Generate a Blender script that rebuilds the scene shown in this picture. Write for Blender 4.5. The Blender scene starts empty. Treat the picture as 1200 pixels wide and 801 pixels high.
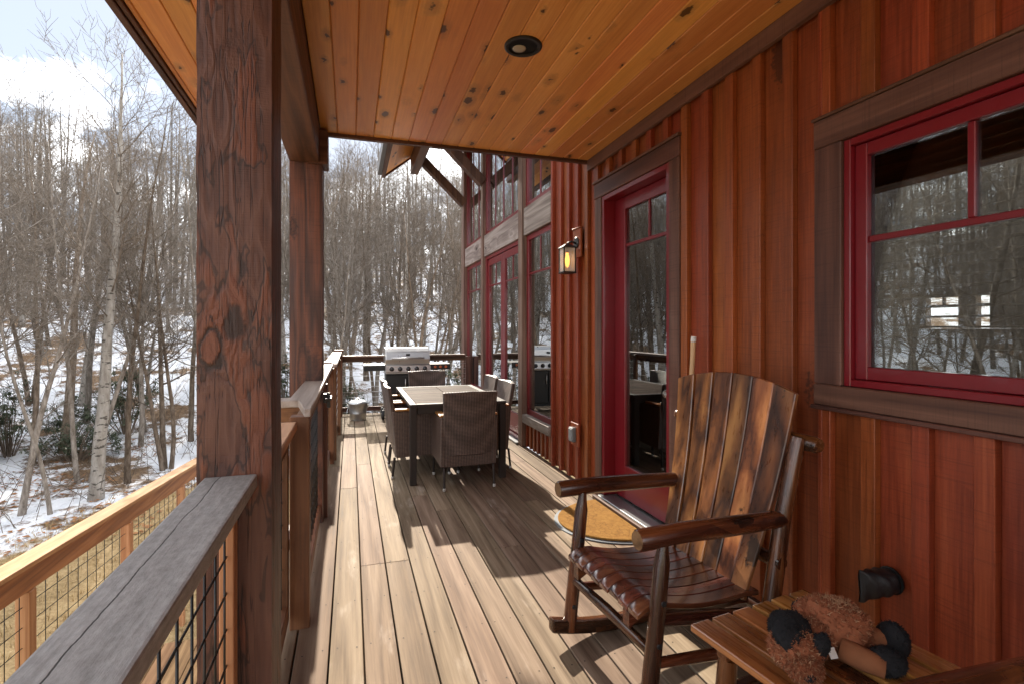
import bpy, bmesh, math, random
from mathutils import Vector, Matrix, noise as mnoise
R = math.radians
PI = math.pi
sc = bpy.context.scene
COL = sc.collection
random.seed(7)

# ------------------------------------------------------------------ camera
CH = 1.42
cam = bpy.data.cameras.new('camera'); camo = bpy.data.objects.new('camera', cam); COL.objects.link(camo)
cam.sensor_width = 36.0; cam.lens = 18.0; cam.shift_y = -15.5/1200
cam.clip_start = 0.02; cam.clip_end = 3000
camo.location = (0, 0, CH); camo.rotation_euler = (PI/2, 0, -math.atan(189/600.0))
sc.camera = camo

# ------------------------------------------------------------------ world, sun, exposure
SUN_EL, SUN_AZ = 28.5, -0.8          # degrees; azimuth from +Y, negative = towards -X
w = bpy.data.worlds.new('World'); sc.world = w; w.use_nodes = True
wn = w.node_tree.nodes; wl = w.node_tree.links
wn.clear()
wo = wn.new('ShaderNodeOutputWorld'); wb = wn.new('ShaderNodeBackground')
sky = wn.new('ShaderNodeTexSky'); sky.sky_type = 'NISHITA'; sky.sun_disc = False
sky.sun_elevation = R(SUN_EL); sky.sun_rotation = R(SUN_AZ); sky.dust_density = 0.4; sky.altitude = 900
tc = wn.new('ShaderNodeTexCoord'); sx = wn.new('ShaderNodeSeparateXYZ'); wl.new(tc.outputs['Generated'], sx.inputs[0])
zz = wn.new('ShaderNodeMath'); zz.operation = 'MAXIMUM'; wl.new(sx.outputs[2], zz.inputs[0]); zz.inputs[1].default_value = 0.05
zd = wn.new('ShaderNodeMath'); zd.operation = 'ADD'; wl.new(zz.outputs[0], zd.inputs[0]); zd.inputs[1].default_value = 0.18
dv = wn.new('ShaderNodeVectorMath'); dv.operation = 'DIVIDE'
cz = wn.new('ShaderNodeCombineXYZ')
for i in range(3): wl.new(zd.outputs[0], cz.inputs[i])
wl.new(tc.outputs['Generated'], dv.inputs[0]); wl.new(cz.outputs[0], dv.inputs[1])
n1 = wn.new('ShaderNodeTexNoise'); n1.inputs['Scale'].default_value = 1.7; n1.inputs['Detail'].default_value = 9; n1.inputs['Roughness'].default_value = 0.56
n1.inputs['Distortion'].default_value = 0.35
mp = wn.new('ShaderNodeMapping'); mp.inputs['Location'].default_value = (9.0, 3.0, 1.5); mp.inputs['Rotation'].default_value = (0, 0, 0.5)
wl.new(dv.outputs[0], mp.inputs[0]); wl.new(mp.outputs[0], n1.inputs['Vector'])
cr = wn.new('ShaderNodeValToRGB'); cr.color_ramp.elements[0].position = 0.45; cr.color_ramp.elements[1].position = 0.64
wl.new(n1.outputs['Fac'], cr.inputs[0])
n2 = wn.new('ShaderNodeTexNoise'); n2.inputs['Scale'].default_value = 4.0; n2.inputs['Detail'].default_value = 6
wl.new(mp.outputs[0], n2.inputs['Vector'])
cc = wn.new('ShaderNodeValToRGB')
cc.color_ramp.elements[0].position = 0.34; cc.color_ramp.elements[0].color = (1.15, 1.2, 1.3, 1)
cc.color_ramp.elements[1].position = 0.66; cc.color_ramp.elements[1].color = (11.0, 11.0, 10.8, 1)
wl.new(n2.outputs['Fac'], cc.inputs[0])
mx = wn.new('ShaderNodeMix'); mx.data_type = 'RGBA'
gp = wn.new('ShaderNodeMix'); gp.data_type = 'RGBA'; gp.inputs[6].default_value = (0.80, 0.87, 1.0, 1)
wl.new(cr.outputs[0], gp.inputs[0]); wl.new(cc.outputs[0], gp.inputs[7]); mx.inputs[0].default_value = 0.95; wl.new(sky.outputs[0], mx.inputs[6]); wl.new(gp.outputs[2], mx.inputs[7])
wl.new(mx.outputs[2], wb.inputs[0]); wb.inputs[1].default_value = 0.15
wl.new(wb.outputs[0], wo.inputs[0])
sl = bpy.data.lights.new('sun', 'SUN'); slo = bpy.data.objects.new('sun', sl); COL.objects.link(slo)
sl.energy = 2.0; sl.angle = R(0.6); sl.color = (1.0, 0.90, 0.76)
sd = Vector((math.sin(R(SUN_AZ))*math.cos(R(SUN_EL)), math.cos(R(SUN_AZ))*math.cos(R(SUN_EL)), math.sin(R(SUN_EL))))
slo.rotation_euler = sd.to_track_quat('Z', 'Y').to_euler(); slo.location = (0, 30, 30)
sc.view_settings.view_transform = 'Standard'; sc.view_settings.look = 'None'
sc.view_settings.exposure = 2.58; sc.view_settings.gamma = 1.0; sc.view_settings.use_curve_mapping = False
sc.cycles.max_bounces = 8; sc.cycles.transparent_max_bounces = 16
sc.cycles.caustics_reflective = False; sc.cycles.caustics_refractive = False
sc.cycles.sample_clamp_indirect = 8

# ------------------------------------------------------------------ material helpers
class NT:
    def __init__(s, name):
        s.m = bpy.data.materials.new(name); s.m.use_nodes = True
        s.t = s.m.node_tree; s.b = s.t.nodes['Principled BSDF']; s.out = s.t.nodes['Material Output']
    def new(s, typ, **kw):
        n = s.t.nodes.new(typ)
        for k, v in kw.items(): setattr(n, k, v)
        return n
    def set(s, sock, v):
        if isinstance(v, bpy.types.NodeSocket): s.t.links.new(v, sock)
        elif v is not None: sock.default_value = v
    def math(s, op, a, b=None, c=None, clamp=False):
        n = s.new('ShaderNodeMath', operation=op); n.use_clamp = clamp
        s.set(n.inputs[0], a); s.set(n.inputs[1], b); s.set(n.inputs[2], c)
        return n.outputs[0]
    def vmath(s, op, a, b=None):
        n = s.new('ShaderNodeVectorMath', operation=op); s.set(n.inputs[0], a); s.set(n.inputs[1], b)
        return n.outputs[1] if op in ('LENGTH', 'DISTANCE') else n.outputs[0]
    def mix(s, f, a, b, blend='MIX'):
        n = s.new('ShaderNodeMix', data_type='RGBA', blend_type=blend)
        def c4(c): return c if isinstance(c, bpy.types.NodeSocket) else (c[0], c[1], c[2], 1)
        s.set(n.inputs[0], f); s.set(n.inputs[6], c4(a)); s.set(n.inputs[7], c4(b))
        return n.outputs[2]
    def noise(s, vec, scale=1, detail=3, rough=0.5, dist=0):
        n = s.new('ShaderNodeTexNoise'); s.set(n.inputs['Vector'], vec)
        n.inputs['Scale'].default_value = scale; n.inputs['Detail'].default_value = detail
        n.inputs['Roughness'].default_value = rough; n.inputs['Distortion'].default_value = dist
        return n.outputs['Fac']
    def ramp(s, f, pts):
        n = s.new('ShaderNodeValToRGB'); s.set(n.inputs[0], f)
        e = n.color_ramp.elements
        while len(e) < len(pts): e.new(0.5)
        for el, (p, c) in zip(e, pts):
            el.position = p; el.color = (c[0], c[1], c[2], 1) if hasattr(c, '__len__') else (c, c, c, 1)
        return n.outputs[0]
    def smooth(s, v, a, b):
        n = s.new('ShaderNodeMapRange', interpolation_type='SMOOTHSTEP'); s.set(n.inputs[0], v)
        n.inputs[1].default_value = a; n.inputs[2].default_value = b
        return n.outputs[0]
    def bump(s, h, strength, dist=0.01):
        n = s.new('ShaderNodeBump'); n.inputs['Strength'].default_value = strength; n.inputs['Distance'].default_value = dist
        s.set(n.inputs['Height'], h); s.t.links.new(n.outputs[0], s.b.inputs['Normal']); return n
    def pr(s, **kw):
        nm = {'col': 'Base Color', 'rough': 'Roughness', 'metal': 'Metallic', 'spec': 'Specular IOR Level', 'coat': 'Coat Weight',
              'coatr': 'Coat Roughness', 'sub': 'Subsurface Weight', 'emis': 'Emission Color', 'emiss': 'Emission Strength', 'sheen': 'Sheen Weight'}
        for k, v in kw.items():
            if k in ('col', 'emis') and not isinstance(v, bpy.types.NodeSocket): v = (v[0], v[1], v[2], 1)
            s.set(s.b.inputs[nm[k]], v)

def obj_vec(n, rnd=True):
    t = n.new('ShaderNodeTexCoord').outputs['Object']
    oi = n.new('ShaderNodeObjectInfo').outputs['Random']
    if not rnd: return t, oi
    c = n.new('ShaderNodeCombineXYZ')
    n.set(c.inputs[0], n.math('MULTIPLY', oi, 37.1)); n.set(c.inputs[1], n.math('MULTIPLY', oi, 53.7)); n.set(c.inputs[2], n.math('MULTIPLY', oi, 71.3))
    return n.vmath('ADD', t, c.outputs[0]), oi

def ax(axis, across, along):
    v = [across]*3; v['XYZ'.index(axis)] = along
    return tuple(v)

_W = {}
def wood(key, cols, axis='Y', rough=0.5, bump=0.2, var=0.3, knot=0.0, knotcol=(0.03, 0.012, 0.006), bands=9, fine=90, coat=0.0,
         worn=None, saw=0.0, fixed=None, huev=0.02, spec=0.4, bdist=0.004, bandmix=0.4, gl=0.4):
    k = key+'_'+axis
    if k in _W: return _W[k]
    n = NT(k); v, oi = obj_vec(n, fixed is None)
    f = n.noise(n.vmath('MULTIPLY', v, ax(axis, fine, fine*0.035)), 1, 4, 0.6)
    bv = n.noise(n.vmath('MULTIPLY', v, ax(axis, 8, gl)), 1, 2, 0.45, 0.1)
    km = None
    if knot:
        vo = n.new('ShaderNodeTexVoronoi'); n.set(vo.inputs['Vector'], n.vmath('MULTIPLY', v, ax(axis, 8.5*knot, 4.2*knot))); vo.inputs['Scale'].default_value = 1
        d = n.math('ADD', vo.outputs['Distance'], n.math('MULTIPLY', n.math('SUBTRACT', n.noise(v, 45, 3), 0.5), 0.22))
        rk_ = n.new('ShaderNodeSeparateColor'); n.set(rk_.inputs[0], vo.outputs['Color'])
        d = n.math('DIVIDE', d, n.math('ADD', n.math('MULTIPLY', rk_.outputs[0], 1.25), 0.25))
        km = n.math('MAXIMUM', n.smooth(d, 0.17, 0.11), n.math('MULTIPLY', n.smooth(d, 0.36, 0.15), 0.30))
        bv = n.math('ADD', bv, n.math('MULTIPLY', n.smooth(d, 0.55, 0.05), 0.16))
    if fixed:
        for (p, r, amp) in fixed:
            dd = n.vmath('DISTANCE', n.vmath('MULTIPLY', v, (1, 1, 0.62)), (p[0], p[1], p[2]*0.62))
            dd = n.math('ADD', dd, n.math('MULTIPLY', n.math('SUBTRACT', n.noise(v, 30, 2), 0.5), r*0.5))
            bv = n.math('ADD', bv, n.math('MULTIPLY', n.smooth(dd, r*3.2, r*0.15), amp))
            kk = n.smooth(dd, r*0.75, r*0.35)
            km = kk if km is None else n.math('MAXIMUM', km, kk)
    bd = n.math('PINGPONG', n.math('MULTIPLY', bv, bands), 1.0)
    fac = n.math('ADD', n.math('MULTIPLY', bd, bandmix), n.math('MULTIPLY', f, 1-bandmix))
    col = n.ramp(fac, [(0.22, cols[0]), (0.5, cols[1]), (0.78, cols[2])])
    h = fac
    if worn:
        wc, lo, hi, amt = worn
        wm = n.noise(n.vmath('MULTIPLY', v, ax(axis, 7, 1.6)), 1, 5, 0.6)
        wm = n.math('MULTIPLY', n.smooth(wm, lo, hi), amt)
        wm = n.math('MULTIPLY', wm, n.math('ADD', f, 0.35), clamp=True)
        col = n.mix(wm, col, wc)
    if saw:
        sv = n.noise(n.vmath('MULTIPLY', v, ax(axis, 3, 160)), 1, 2, 0.6)
        h = n.math('ADD', n.math('MULTIPLY', h, 0.6), n.math('MULTIPLY', sv, saw))
        col = n.mix(n.math('MULTIPLY', n.smooth(sv, 0.5, 0.75), 0.35), col, tuple(c*0.55 for c in cols[0]))
    if km is not None: col = n.mix(n.math('MULTIPLY', km, 0.9), col, knotcol)
    hs = n.new('ShaderNodeHueSaturation'); n.set(hs.inputs['Color'], col)
    n.set(hs.inputs['Value'], n.math('ADD', n.math('MULTIPLY', oi, var), 1-var/2))
    r2 = n.math('FRACT', n.math('MULTIPLY', oi, 17.31))
    n.set(hs.inputs['Hue'], n.math('ADD', n.math('MULTIPLY', r2, huev), 0.5-huev/2))
    n.pr(col=hs.outputs[0], rough=n.math('ADD', n.math('MULTIPLY', f, 0.2), rough-0.1), spec=spec, coat=coat, coatr=0.18)
    if bump: n.bump(h, bump, bdist)
    _W[k] = n.m
    return n.m

def plain(name, col, rough=0.5, metal=0.0, nz=0.12, scale=20, bump=0.0, coat=0.0, spec=0.5, bscale=None):
    if name in _W: return _W[name]
    n = NT(name); v, oi = obj_vec(n)
    f = n.noise(v, scale, 5, 0.6)
    c = n.mix(f, tuple(x*(1-nz) for x in col), tuple(min(1, x*(1+nz)) for x in col))
    n.pr(col=c, rough=n.math('ADD', n.math('MULTIPLY', f, 0.16), rough-0.08), metal=metal, coat=coat, spec=spec)
    if bump: n.bump(n.noise(v, bscale or scale*4, 4, 0.6), bump, 0.003)
    _W[name] = n.m
    return n.m

# palette -----------------------------------------------------------
def DECK(): return wood('deck_wood', ((0.115, 0.075, 0.047), (0.222, 0.158, 0.106), (0.325, 0.244, 0.172)), 'Y', 0.8, 0.45, 0.24, knot=0.0, bandmix=0.28, fine=70,
                        knotcol=(0.11, 0.065, 0.035), bands=8, worn=((0.55, 0.47, 0.39), 0.58, 0.80, 0.75), huev=0.02, spec=0.18)
def PINE(a='Y'): return wood('knotty_pine', ((0.62, 0.245, 0.062), (0.74, 0.325, 0.090), (0.84, 0.43, 0.145)), a, 0.42, 0.05, 0.30, knot=0.95,
                        knotcol=(0.03, 0.009, 0.003), bands=4, huev=0.022, bandmix=0.25)
def SIDE(): return wood('stained_siding', ((0.145, 0.029, 0.009), (0.262, 0.056, 0.016), (0.37, 0.094, 0.028)), 'Z', 0.42, 0.4, 0.3, knot=0.3, worn=((0.12, 0.032, 0.014), 0.50, 0.72, 0.5),
                        knotcol=(0.06, 0.014, 0.006), bands=4, saw=0.45, huev=0.02, spec=0.45, bandmix=0.22, gl=0.22)
def TRIM(a='Z'): return wood('dark_trim', ((0.055, 0.024, 0.015), (0.105, 0.046, 0.028), (0.16, 0.076, 0.047)), a, 0.55, 0.3, 0.2, bands=7, saw=0.3)
def GREYBEAM(): return wood('weathered_beam', ((0.17, 0.13, 0.11), (0.30, 0.245, 0.215), (0.42, 0.36, 0.32)), 'Y', 0.7, 0.4, 0.15, knot=0.5, bands=8)
def CAP(): 
    if 'cap' in _W: return _W['cap']
    n = NT('weathered_cap'); v, oi = obj_vec(n)
    f = n.noise(n.vmath('MULTIPLY', v, (1, 0.45, 1)), 85, 4, 0.7)
    g = n.noise(n.vmath('MULTIPLY', v, (60, 2.0, 60)), 1, 4, 0.6)
    c = n.ramp(n.math('ADD', n.math('MULTIPLY', f, 0.6), n.math('MULTIPLY', g, 0.4)), [(0.30, (0.16, 0.152, 0.145)), (0.5, (0.265, 0.257, 0.25)), (0.70, (0.37, 0.362, 0.355))])
    sp = n.noise(n.vmath('MULTIPLY', v, (1, 0.25, 1)), 9, 3)
    c = n.mix(n.math('MULTIPLY', n.smooth(sp, 0.55, 0.75), 0.5), c, (0.17, 0.135, 0.10))
    sp_ = n.new('ShaderNodeSeparateXYZ'); tcv = n.new('ShaderNodeTexCoord').outputs['Object']; n.set(sp_.inputs[0], tcv)
    wob = n.noise(n.vmath('MULTIPLY', tcv, (0, 3.0, 0)), 1, 5, 0.6)
    ck = n.math('ABSOLUTE', n.math('ADD', sp_.outputs[0], n.math('MULTIPLY_ADD', wob, 0.03, 0.010)))
    ck = n.math('MULTIPLY', n.smooth(ck, 0.0020, 0.0006), n.smooth(n.noise(n.vmath('MULTIPLY', tcv, (0, 1.7, 0)), 1, 2), 0.36, 0.46))
    c = n.mix(ck, c, (0.02, 0.018, 0.016))
    n.pr(col=c, rough=0.62, spec=0.4); n.bump(n.math('SUBTRACT', n.math('ADD', f, n.math('MULTIPLY', g, 1.6)), n.math('MULTIPLY', ck, 2.0)), 0.35, 0.003)
    _W['cap'] = n.m; return n.m
def RAILW(a='Z'): return wood('rail_wood', ((0.085, 0.032, 0.014), (0.155, 0.062, 0.025), (0.23, 0.10, 0.042)), a, 0.55, 0.3, 0.35, knot=0.5, bands=7)
def CEDAR(a='Y'): return wood('light_cedar', ((0.30, 0.135, 0.055), (0.42, 0.21, 0.095), (0.54, 0.30, 0.15)), a, 0.55, 0.3, 0.25, knot=0.4, bands=7)
def LOG(a='X'): return wood('lacquered_log', ((0.018, 0.006, 0.0035), (0.055, 0.0155, 0.007), (0.15, 0.046, 0.015)), a, 0.26, 0.3, 0.25, knot=0.8,
                        knotcol=(0.006, 0.003, 0.002), bands=6, coat=0.35, fine=60, spec=0.4)
def SLATW(a='Z'): return wood('burnt_slat', ((0.06, 0.019, 0.008), (0.25, 0.088, 0.026), (0.54, 0.235, 0.072)), a, 0.30, 0.25, 0.8, knot=0.5, huev=0.012,
                        knotcol=(0.01, 0.004, 0.002), bands=4, coat=0.5, fine=55, bandmix=0.6)
def SEATW(a='Y'): return wood('seat_slat', ((0.03, 0.009, 0.006), (0.10, 0.027, 0.014), (0.21, 0.07, 0.03)), a, 0.24, 0.2, 0.5, bands=4, coat=0.8, fine=55)
def TABW(a='Y'): return wood('side_table_wood', ((0.15, 0.050, 0.012), (0.34, 0.135, 0.034), (0.54, 0.25, 0.075)), a, 0.28, 0.15, 0.4, knot=0.4, bands=4, coat=1.0, fine=55)
def POSTW():
    fx = [((-0.385, 1.67, 1.36), 0.034, 0.40, 1), ((-0.322, 1.67, 1.43), 0.040, 0.50, 2), ((-0.37, 1.67, 2.06), 0.036, 0.30, 0), ((-0.36, 1.67, 1.12), 0.045, 0.2, 0),
          ((-0.36, 1.67, 2.32), 0.034, 0.25, 0), ((-0.27, 1.67, 1.18), 0.03, 0.2, 0), ((-0.28, 1.67, 1.72), 0.03, 0.2, 0), ((-0.40, 1.67, 1.66), 0.028, 0.2, 0), ((-0.27, 1.67, 2.2), 0.04, 0.2, 0)]
    k = 'hewn_post'
    if k in _W: return _W[k]
    n = NT(k); t = n.new('ShaderNodeTexCoord').outputs['Object']; v = t
    warp = None; km = None; kp = None
    nn_ = n.math('SUBTRACT', n.noise(n.vmath('MULTIPLY', v, (1, 1, 0.6)), 22, 4, 0.65), 0.5)
    for (p, r, amp, ty) in fx:
        dd = n.vmath('DISTANCE', n.vmath('MULTIPLY', v, (1, 0.5, 0.58)), (p[0], p[1]*0.5, p[2]*0.58))
        dd = n.math('ADD', dd, n.math('MULTIPLY', nn_, r*1.5))
        e = n.math('MULTIPLY', n.smooth(dd, r*2.6, r*0.3), amp*0.7)
        warp = e if warp is None else n.math('ADD', warp, e)
        if ty == 1:
            kk = n.math('MULTIPLY', n.smooth(dd, r*1.15, r*0.85), n.smooth(dd, r*0.55, r*0.8))
            kp_ = n.smooth(dd, r*0.7, r*0.5); kp = kp_ if kp is None else n.math('MAXIMUM', kp, kp_)
        elif ty == 2: kk = n.smooth(dd, r*0.9, r*0.45)
        else: continue
        km = kk if km is None else n.math('MAXIMUM', km, kk)
    bv = n.noise(n.vmath('MULTIPLY', v, (11, 11, 0.8)), 1, 3, 0.5, 0.25)
    bv = n.math('ADD', bv, warp)
    bd = n.math('PINGPONG', n.math('MULTIPLY', bv, 10), 1.0)
    f = n.noise(n.vmath('MULTIPLY', v, (120, 120, 7)), 1, 4, 0.6)
    saw = n.noise(n.vmath('MULTIPLY', v, (4, 4, 210)), 1, 2, 0.6)
    fac = n.math('ADD', n.math('MULTIPLY', bd, 0.4), n.math('MULTIPLY', f, 0.6))
    col = n.ramp(fac, [(0.15, (0.040, 0.016, 0.011)), (0.42, (0.082, 0.033, 0.022)), (0.8, (0.115, 0.050, 0.033))])
    pt = n.noise(n.vmath('MULTIPLY', v, (13, 13, 3.6)), 1, 3, 0.55, 0.4)
    pm = n.math('MAXIMUM', kp, n.math('MULTIPLY', n.smooth(n.math('ADD', pt, n.math('MULTIPLY', warp, 0.25)), 0.56, 0.62), n.smooth(f, 0.3, 0.5)))
    col = n.mix(n.math('MULTIPLY', pm, 0.6), col, (0.16, 0.047, 0.020))
    edge_ = n.smooth(n.math('ABSOLUTE', n.math('SUBTRACT', n.math('ADD', pt, n.math('MULTIPLY', warp, 0.25)), 0.55)), 0.022, 0.006)
    col = n.mix(n.math('MULTIPLY', n.math('MAXIMUM', km, n.math('MULTIPLY', edge_, 0.7)), 0.85), col, (0.012, 0.007, 0.006))
    crk = n.noise(n.vmath('MULTIPLY', v, (38, 38, 1.1)), 1, 3, 0.5, 0.3)
    crk = n.smooth(n.math('ABSOLUTE', n.math('SUBTRACT', n.math('ADD', crk, n.math('MULTIPLY', warp, 0.3)), 0.47)), 0.014, 0.003)
    col = n.mix(n.math('MULTIPLY', crk, 0.75), col, (0.014, 0.008, 0.007))
    km = n.math('MAXIMUM', km, n.math('MULTIPLY', crk, 0.7))
    n.pr(col=col, rough=0.55, spec=0.35)
    h = n.math('ADD', n.math('ADD', n.math('MULTIPLY', bd, 0.7), n.math('MULTIPLY', f, 0.3)), n.math('ADD', n.math('MULTIPLY', saw, 0.42), n.math('MULTIPLY', pm, 0.5)))
    h = n.math('SUBTRACT', h, n.math('MULTIPLY', km, 0.9))
    n.bump(h, 0.55, 0.005)
    _W[k] = n.m; return n.m
def RED(): return plain('red_paint', (0.165, 0.006, 0.011), 0.33, nz=0.08, scale=30, coat=0.2)
def BLACK(): return plain('black_metal', (0.012, 0.012, 0.013), 0.42, nz=0.2)
def STEEL(): return plain('stainless', (0.60, 0.58, 0.56), 0.30, 1.0, 0.06, 8)
def GALV(): return plain('galvanised', (0.50, 0.51, 0.52), 0.36, 1.0, 0.22, 26)
def GLASS():
    if 'glass' in _W: return _W['glass']
    n = NT('window_glass'); n.t.nodes.remove(n.b)
    fr = n.new('ShaderNodeFresnel'); fr.inputs[0].default_value = 1.62
    gl = n.new('ShaderNodeBsdfGlossy'); gl.inputs['Roughness'].default_value = 0.0; gl.inputs['Color'].default_value = (0.95, 0.97, 0.97, 1)
    tr = n.new('ShaderNodeBsdfTransparent'); tr.inputs[0].default_value = (0.80, 0.82, 0.80, 1)
    ms = n.new('ShaderNodeMixShader'); n.set(ms.inputs[0], n.math('MULTIPLY', fr.outputs[0], 2.7, clamp=True))
    n.t.links.new(tr.outputs[0], ms.inputs[1]); n.t.links.new(gl.outputs[0], ms.inputs[2]); n.t.links.new(ms.outputs[0], n.out.inputs[0])
    _W['glass'] = n.m; return n.m
def WICKER():
    if 'wicker' in _W: return _W['wicker']
    n = NT('brown_wicker'); v, oi = obj_vec(n, False)
    def strands(vec):
        wv = n.new('ShaderNodeTexWave', wave_type='BANDS', bands_direction='Z'); n.set(wv.inputs['Vector'], vec)
        wv.inputs['Scale'].default_value = 26; wv.inputs['Distortion'].default_value = 0.4; wv.inputs['Detail'].default_value = 1
        return wv.outputs['Fac']
    def vert(d):
        wv = n.new('ShaderNodeTexWave', wave_type='BANDS', bands_direction=d); n.set(wv.inputs['Vector'], v)
        wv.inputs['Scale'].default_value = 13; wv.inputs['Distortion'].default_value = 0.3
        return wv.outputs['Fac']
    a = strands(v); b = n.math('MULTIPLY', vert('X'), 1.0); c = n.math('MULTIPLY', vert('Y'), 1.0)
    h = n.math('ADD', a, n.math('MULTIPLY', n.math('ADD', b, c), 0.5))
    f = n.noise(v, 60, 3)
    col = n.ramp(n.math('ADD', n.math('MULTIPLY', h, 0.35), n.math('MULTIPLY', f, 0.35)), [(0.2, (0.02, 0.013, 0.010)), (0.55, (0.085, 0.054, 0.042)), (0.9, (0.19, 0.13, 0.105))])
    n.pr(col=col, rough=0.38, spec=0.5); n.bump(h, 0.7, 0.004)
    _W['wicker'] = n.m; return n.m

# ------------------------------------------------------------------ mesh helpers
class MB:
    def __init__(s): s.v = []; s.f = []
    def add(s, vs, fs):
        o = len(s.v); s.v += [tuple(v) for v in vs]; s.f += [tuple(i+o for i in f) for f in fs]; return s
    def box(s, x0, x1, y0, y1, z0, z1, M=None):
        vs = [Vector((x, y, z)) for z in (z0, z1) for y in (y0, y1) for x in (x0, x1)]
        if M: vs = [M @ v for v in vs]
        return s.add(vs, [(0, 2, 3, 1), (4, 5, 7, 6), (0, 1, 5, 4), (2, 6, 7, 3), (0, 4, 6, 2), (1, 3, 7, 5)])
    def beam(s, p, q, w, h, up=(0, 0, 1)):          # oriented box from p to q; w across, h along 'up'
        p, q = Vector(p), Vector(q); d = (q-p).normalized(); u = Vector(up) if abs(d.dot(Vector(up))) < 0.98 else Vector((0, 1, 0)); r = d.cross(u).normalized(); u = r.cross(d)
        vs = []
        for c in (p, q):
            for a, b in ((-1, -1), (1, -1), (1, 1), (-1, 1)): vs.append(c+r*a*w/2+u*b*h/2)
        return s.add(vs, [(0, 1, 2, 3), (7, 6, 5, 4), (0, 4, 5, 1), (1, 5, 6, 2), (2, 6, 7, 3), (3, 7, 4, 0)])
    def tube(s, pts, rad, n=8, caps=True, sq=(1, 1)):
        pts = [Vector(p) for p in pts]
        if not hasattr(rad, '__len__'): rad = [rad]*len(pts)
        rings = []; ref = None; o = len(s.v)
        for i, p in enumerate(pts):
            d = (pts[min(i+1, len(pts)-1)]-pts[max(i-1, 0)]).normalized()
            if ref is None: ref = Vector((0, 0, 1)) if abs(d.z) < 0.9 else Vector((1, 0, 0))
            a = d.cross(ref).normalized(); b = a.cross(d).normalized(); ref = b
            for k in range(n):
                t = 2*PI*k/n; s.v.append(tuple(p+(a*math.cos(t)*sq[0]+b*math.sin(t)*sq[1])*rad[i]))
        for i in range(len(pts)-1):
            for k in range(n):
                k2 = (k+1) % n; s.f.append((o+i*n+k, o+i*n+k2, o+(i+1)*n+k2, o+(i+1)*n+k))
        if caps:
            s.f.append(tuple(o+k for k in range(n))[::-1]); s.f.append(tuple(o+(len(pts)-1)*n+k for k in range(n)))
        return s
    def lathe(s, prof, n=24, c=(0, 0, 0), axis='Z'):
        o = len(s.v)
        for r, z in prof:
            for k in range(n):
                t = 2*PI*k/n; x, y = r*math.cos(t), r*math.sin(t)
                p = (x, y, z) if axis == 'Z' else ((z, x, y) if axis == 'X' else (y, z, x))
                s.v.append((p[0]+c[0], p[1]+c[1], p[2]+c[2]))
        for i in range(len(prof)-1):
            for k in range(n):
                k2 = (k+1) % n; s.f.append((o+i*n+k, o+i*n+k2, o+(i+1)*n+k2, o+(i+1)*n+k))
        s.f.append(tuple(o+k for k in range(n))[::-1]); s.f.append(tuple(o+(len(prof)-1)*n+k for k in range(n)))
        return s
    def prism(s, poly, axis, a, b):                 # poly of 2-tuples extruded along axis from a to b
        n = len(poly)
        def P(p, t): return {'X': (t, p[0], p[1]), 'Y': (p[0], t, p[1]), 'Z': (p[0], p[1], t)}[axis]
        return s.add([P(p, a) for p in poly]+[P(p, b) for p in poly],
                     [tuple(range(n))[::-1], tuple(range(n, 2*n))]+[(i, (i+1) % n, (i+1) % n+n, i+n) for i in range(n)])
    def grid(s, fn, nu, nv, closed=False):
        o = len(s.v)
        for i in range(nu+1):
            for j in range(nv+1): s.v.append(tuple(fn(i/nu, j/nv)))
        for i in range(nu):
            for j in range(nv):
                a = o+i*(nv+1)+j; s.f.append((a, a+nv+1, a+nv+2, a+1))
        return s
    def mesh(s, name, mat, smooth=False, bevel=0.0, seg=1, fixn=True):
        me = bpy.data.meshes.new(name); me.from_pydata(s.v, [], s.f)
        if bevel or fixn:
            bm = bmesh.new(); bm.from_mesh(me)
            if fixn: bmesh.ops.recalc_face_normals(bm, faces=bm.faces)
            if bevel:
                es = [e for e in bm.edges if len(e.link_faces) == 2 and e.calc_face_angle(0) > 0.6]
                bmesh.ops.bevel(bm, geom=es, offset=bevel, segments=seg, profile=0.6, affect='EDGES', clamp_overlap=True)
            bm.to_mesh(me); bm.free()
        if mat: me.materials.append(mat)
        if smooth:
            me.polygons.foreach_set('use_smooth', [True]*len(me.polygons))
            if smooth == 'auto':
                me.polygons.foreach_set('use_smooth', [True]*len(me.polygons))
                try: me.set_sharp_from_angle(angle=R(40))
                except Exception: pass
        me.update(); return me
    def build(s, name, mat, parent=None, smooth=False, bevel=0.0, seg=1, loc=None, rot=None, fixn=True, center=False):
        if center and s.v:
            c = [sum(v[i] for v in s.v)/len(s.v) for i in range(3)]
            s.v = [tuple(v[i]-c[i] for i in range(3)) for v in s.v]; loc = tuple(c) if loc is None else tuple(c[i]+loc[i] for i in range(3))
        return link(name, s.mesh(name, mat, smooth, bevel, seg, fixn), parent, loc, rot)

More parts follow.
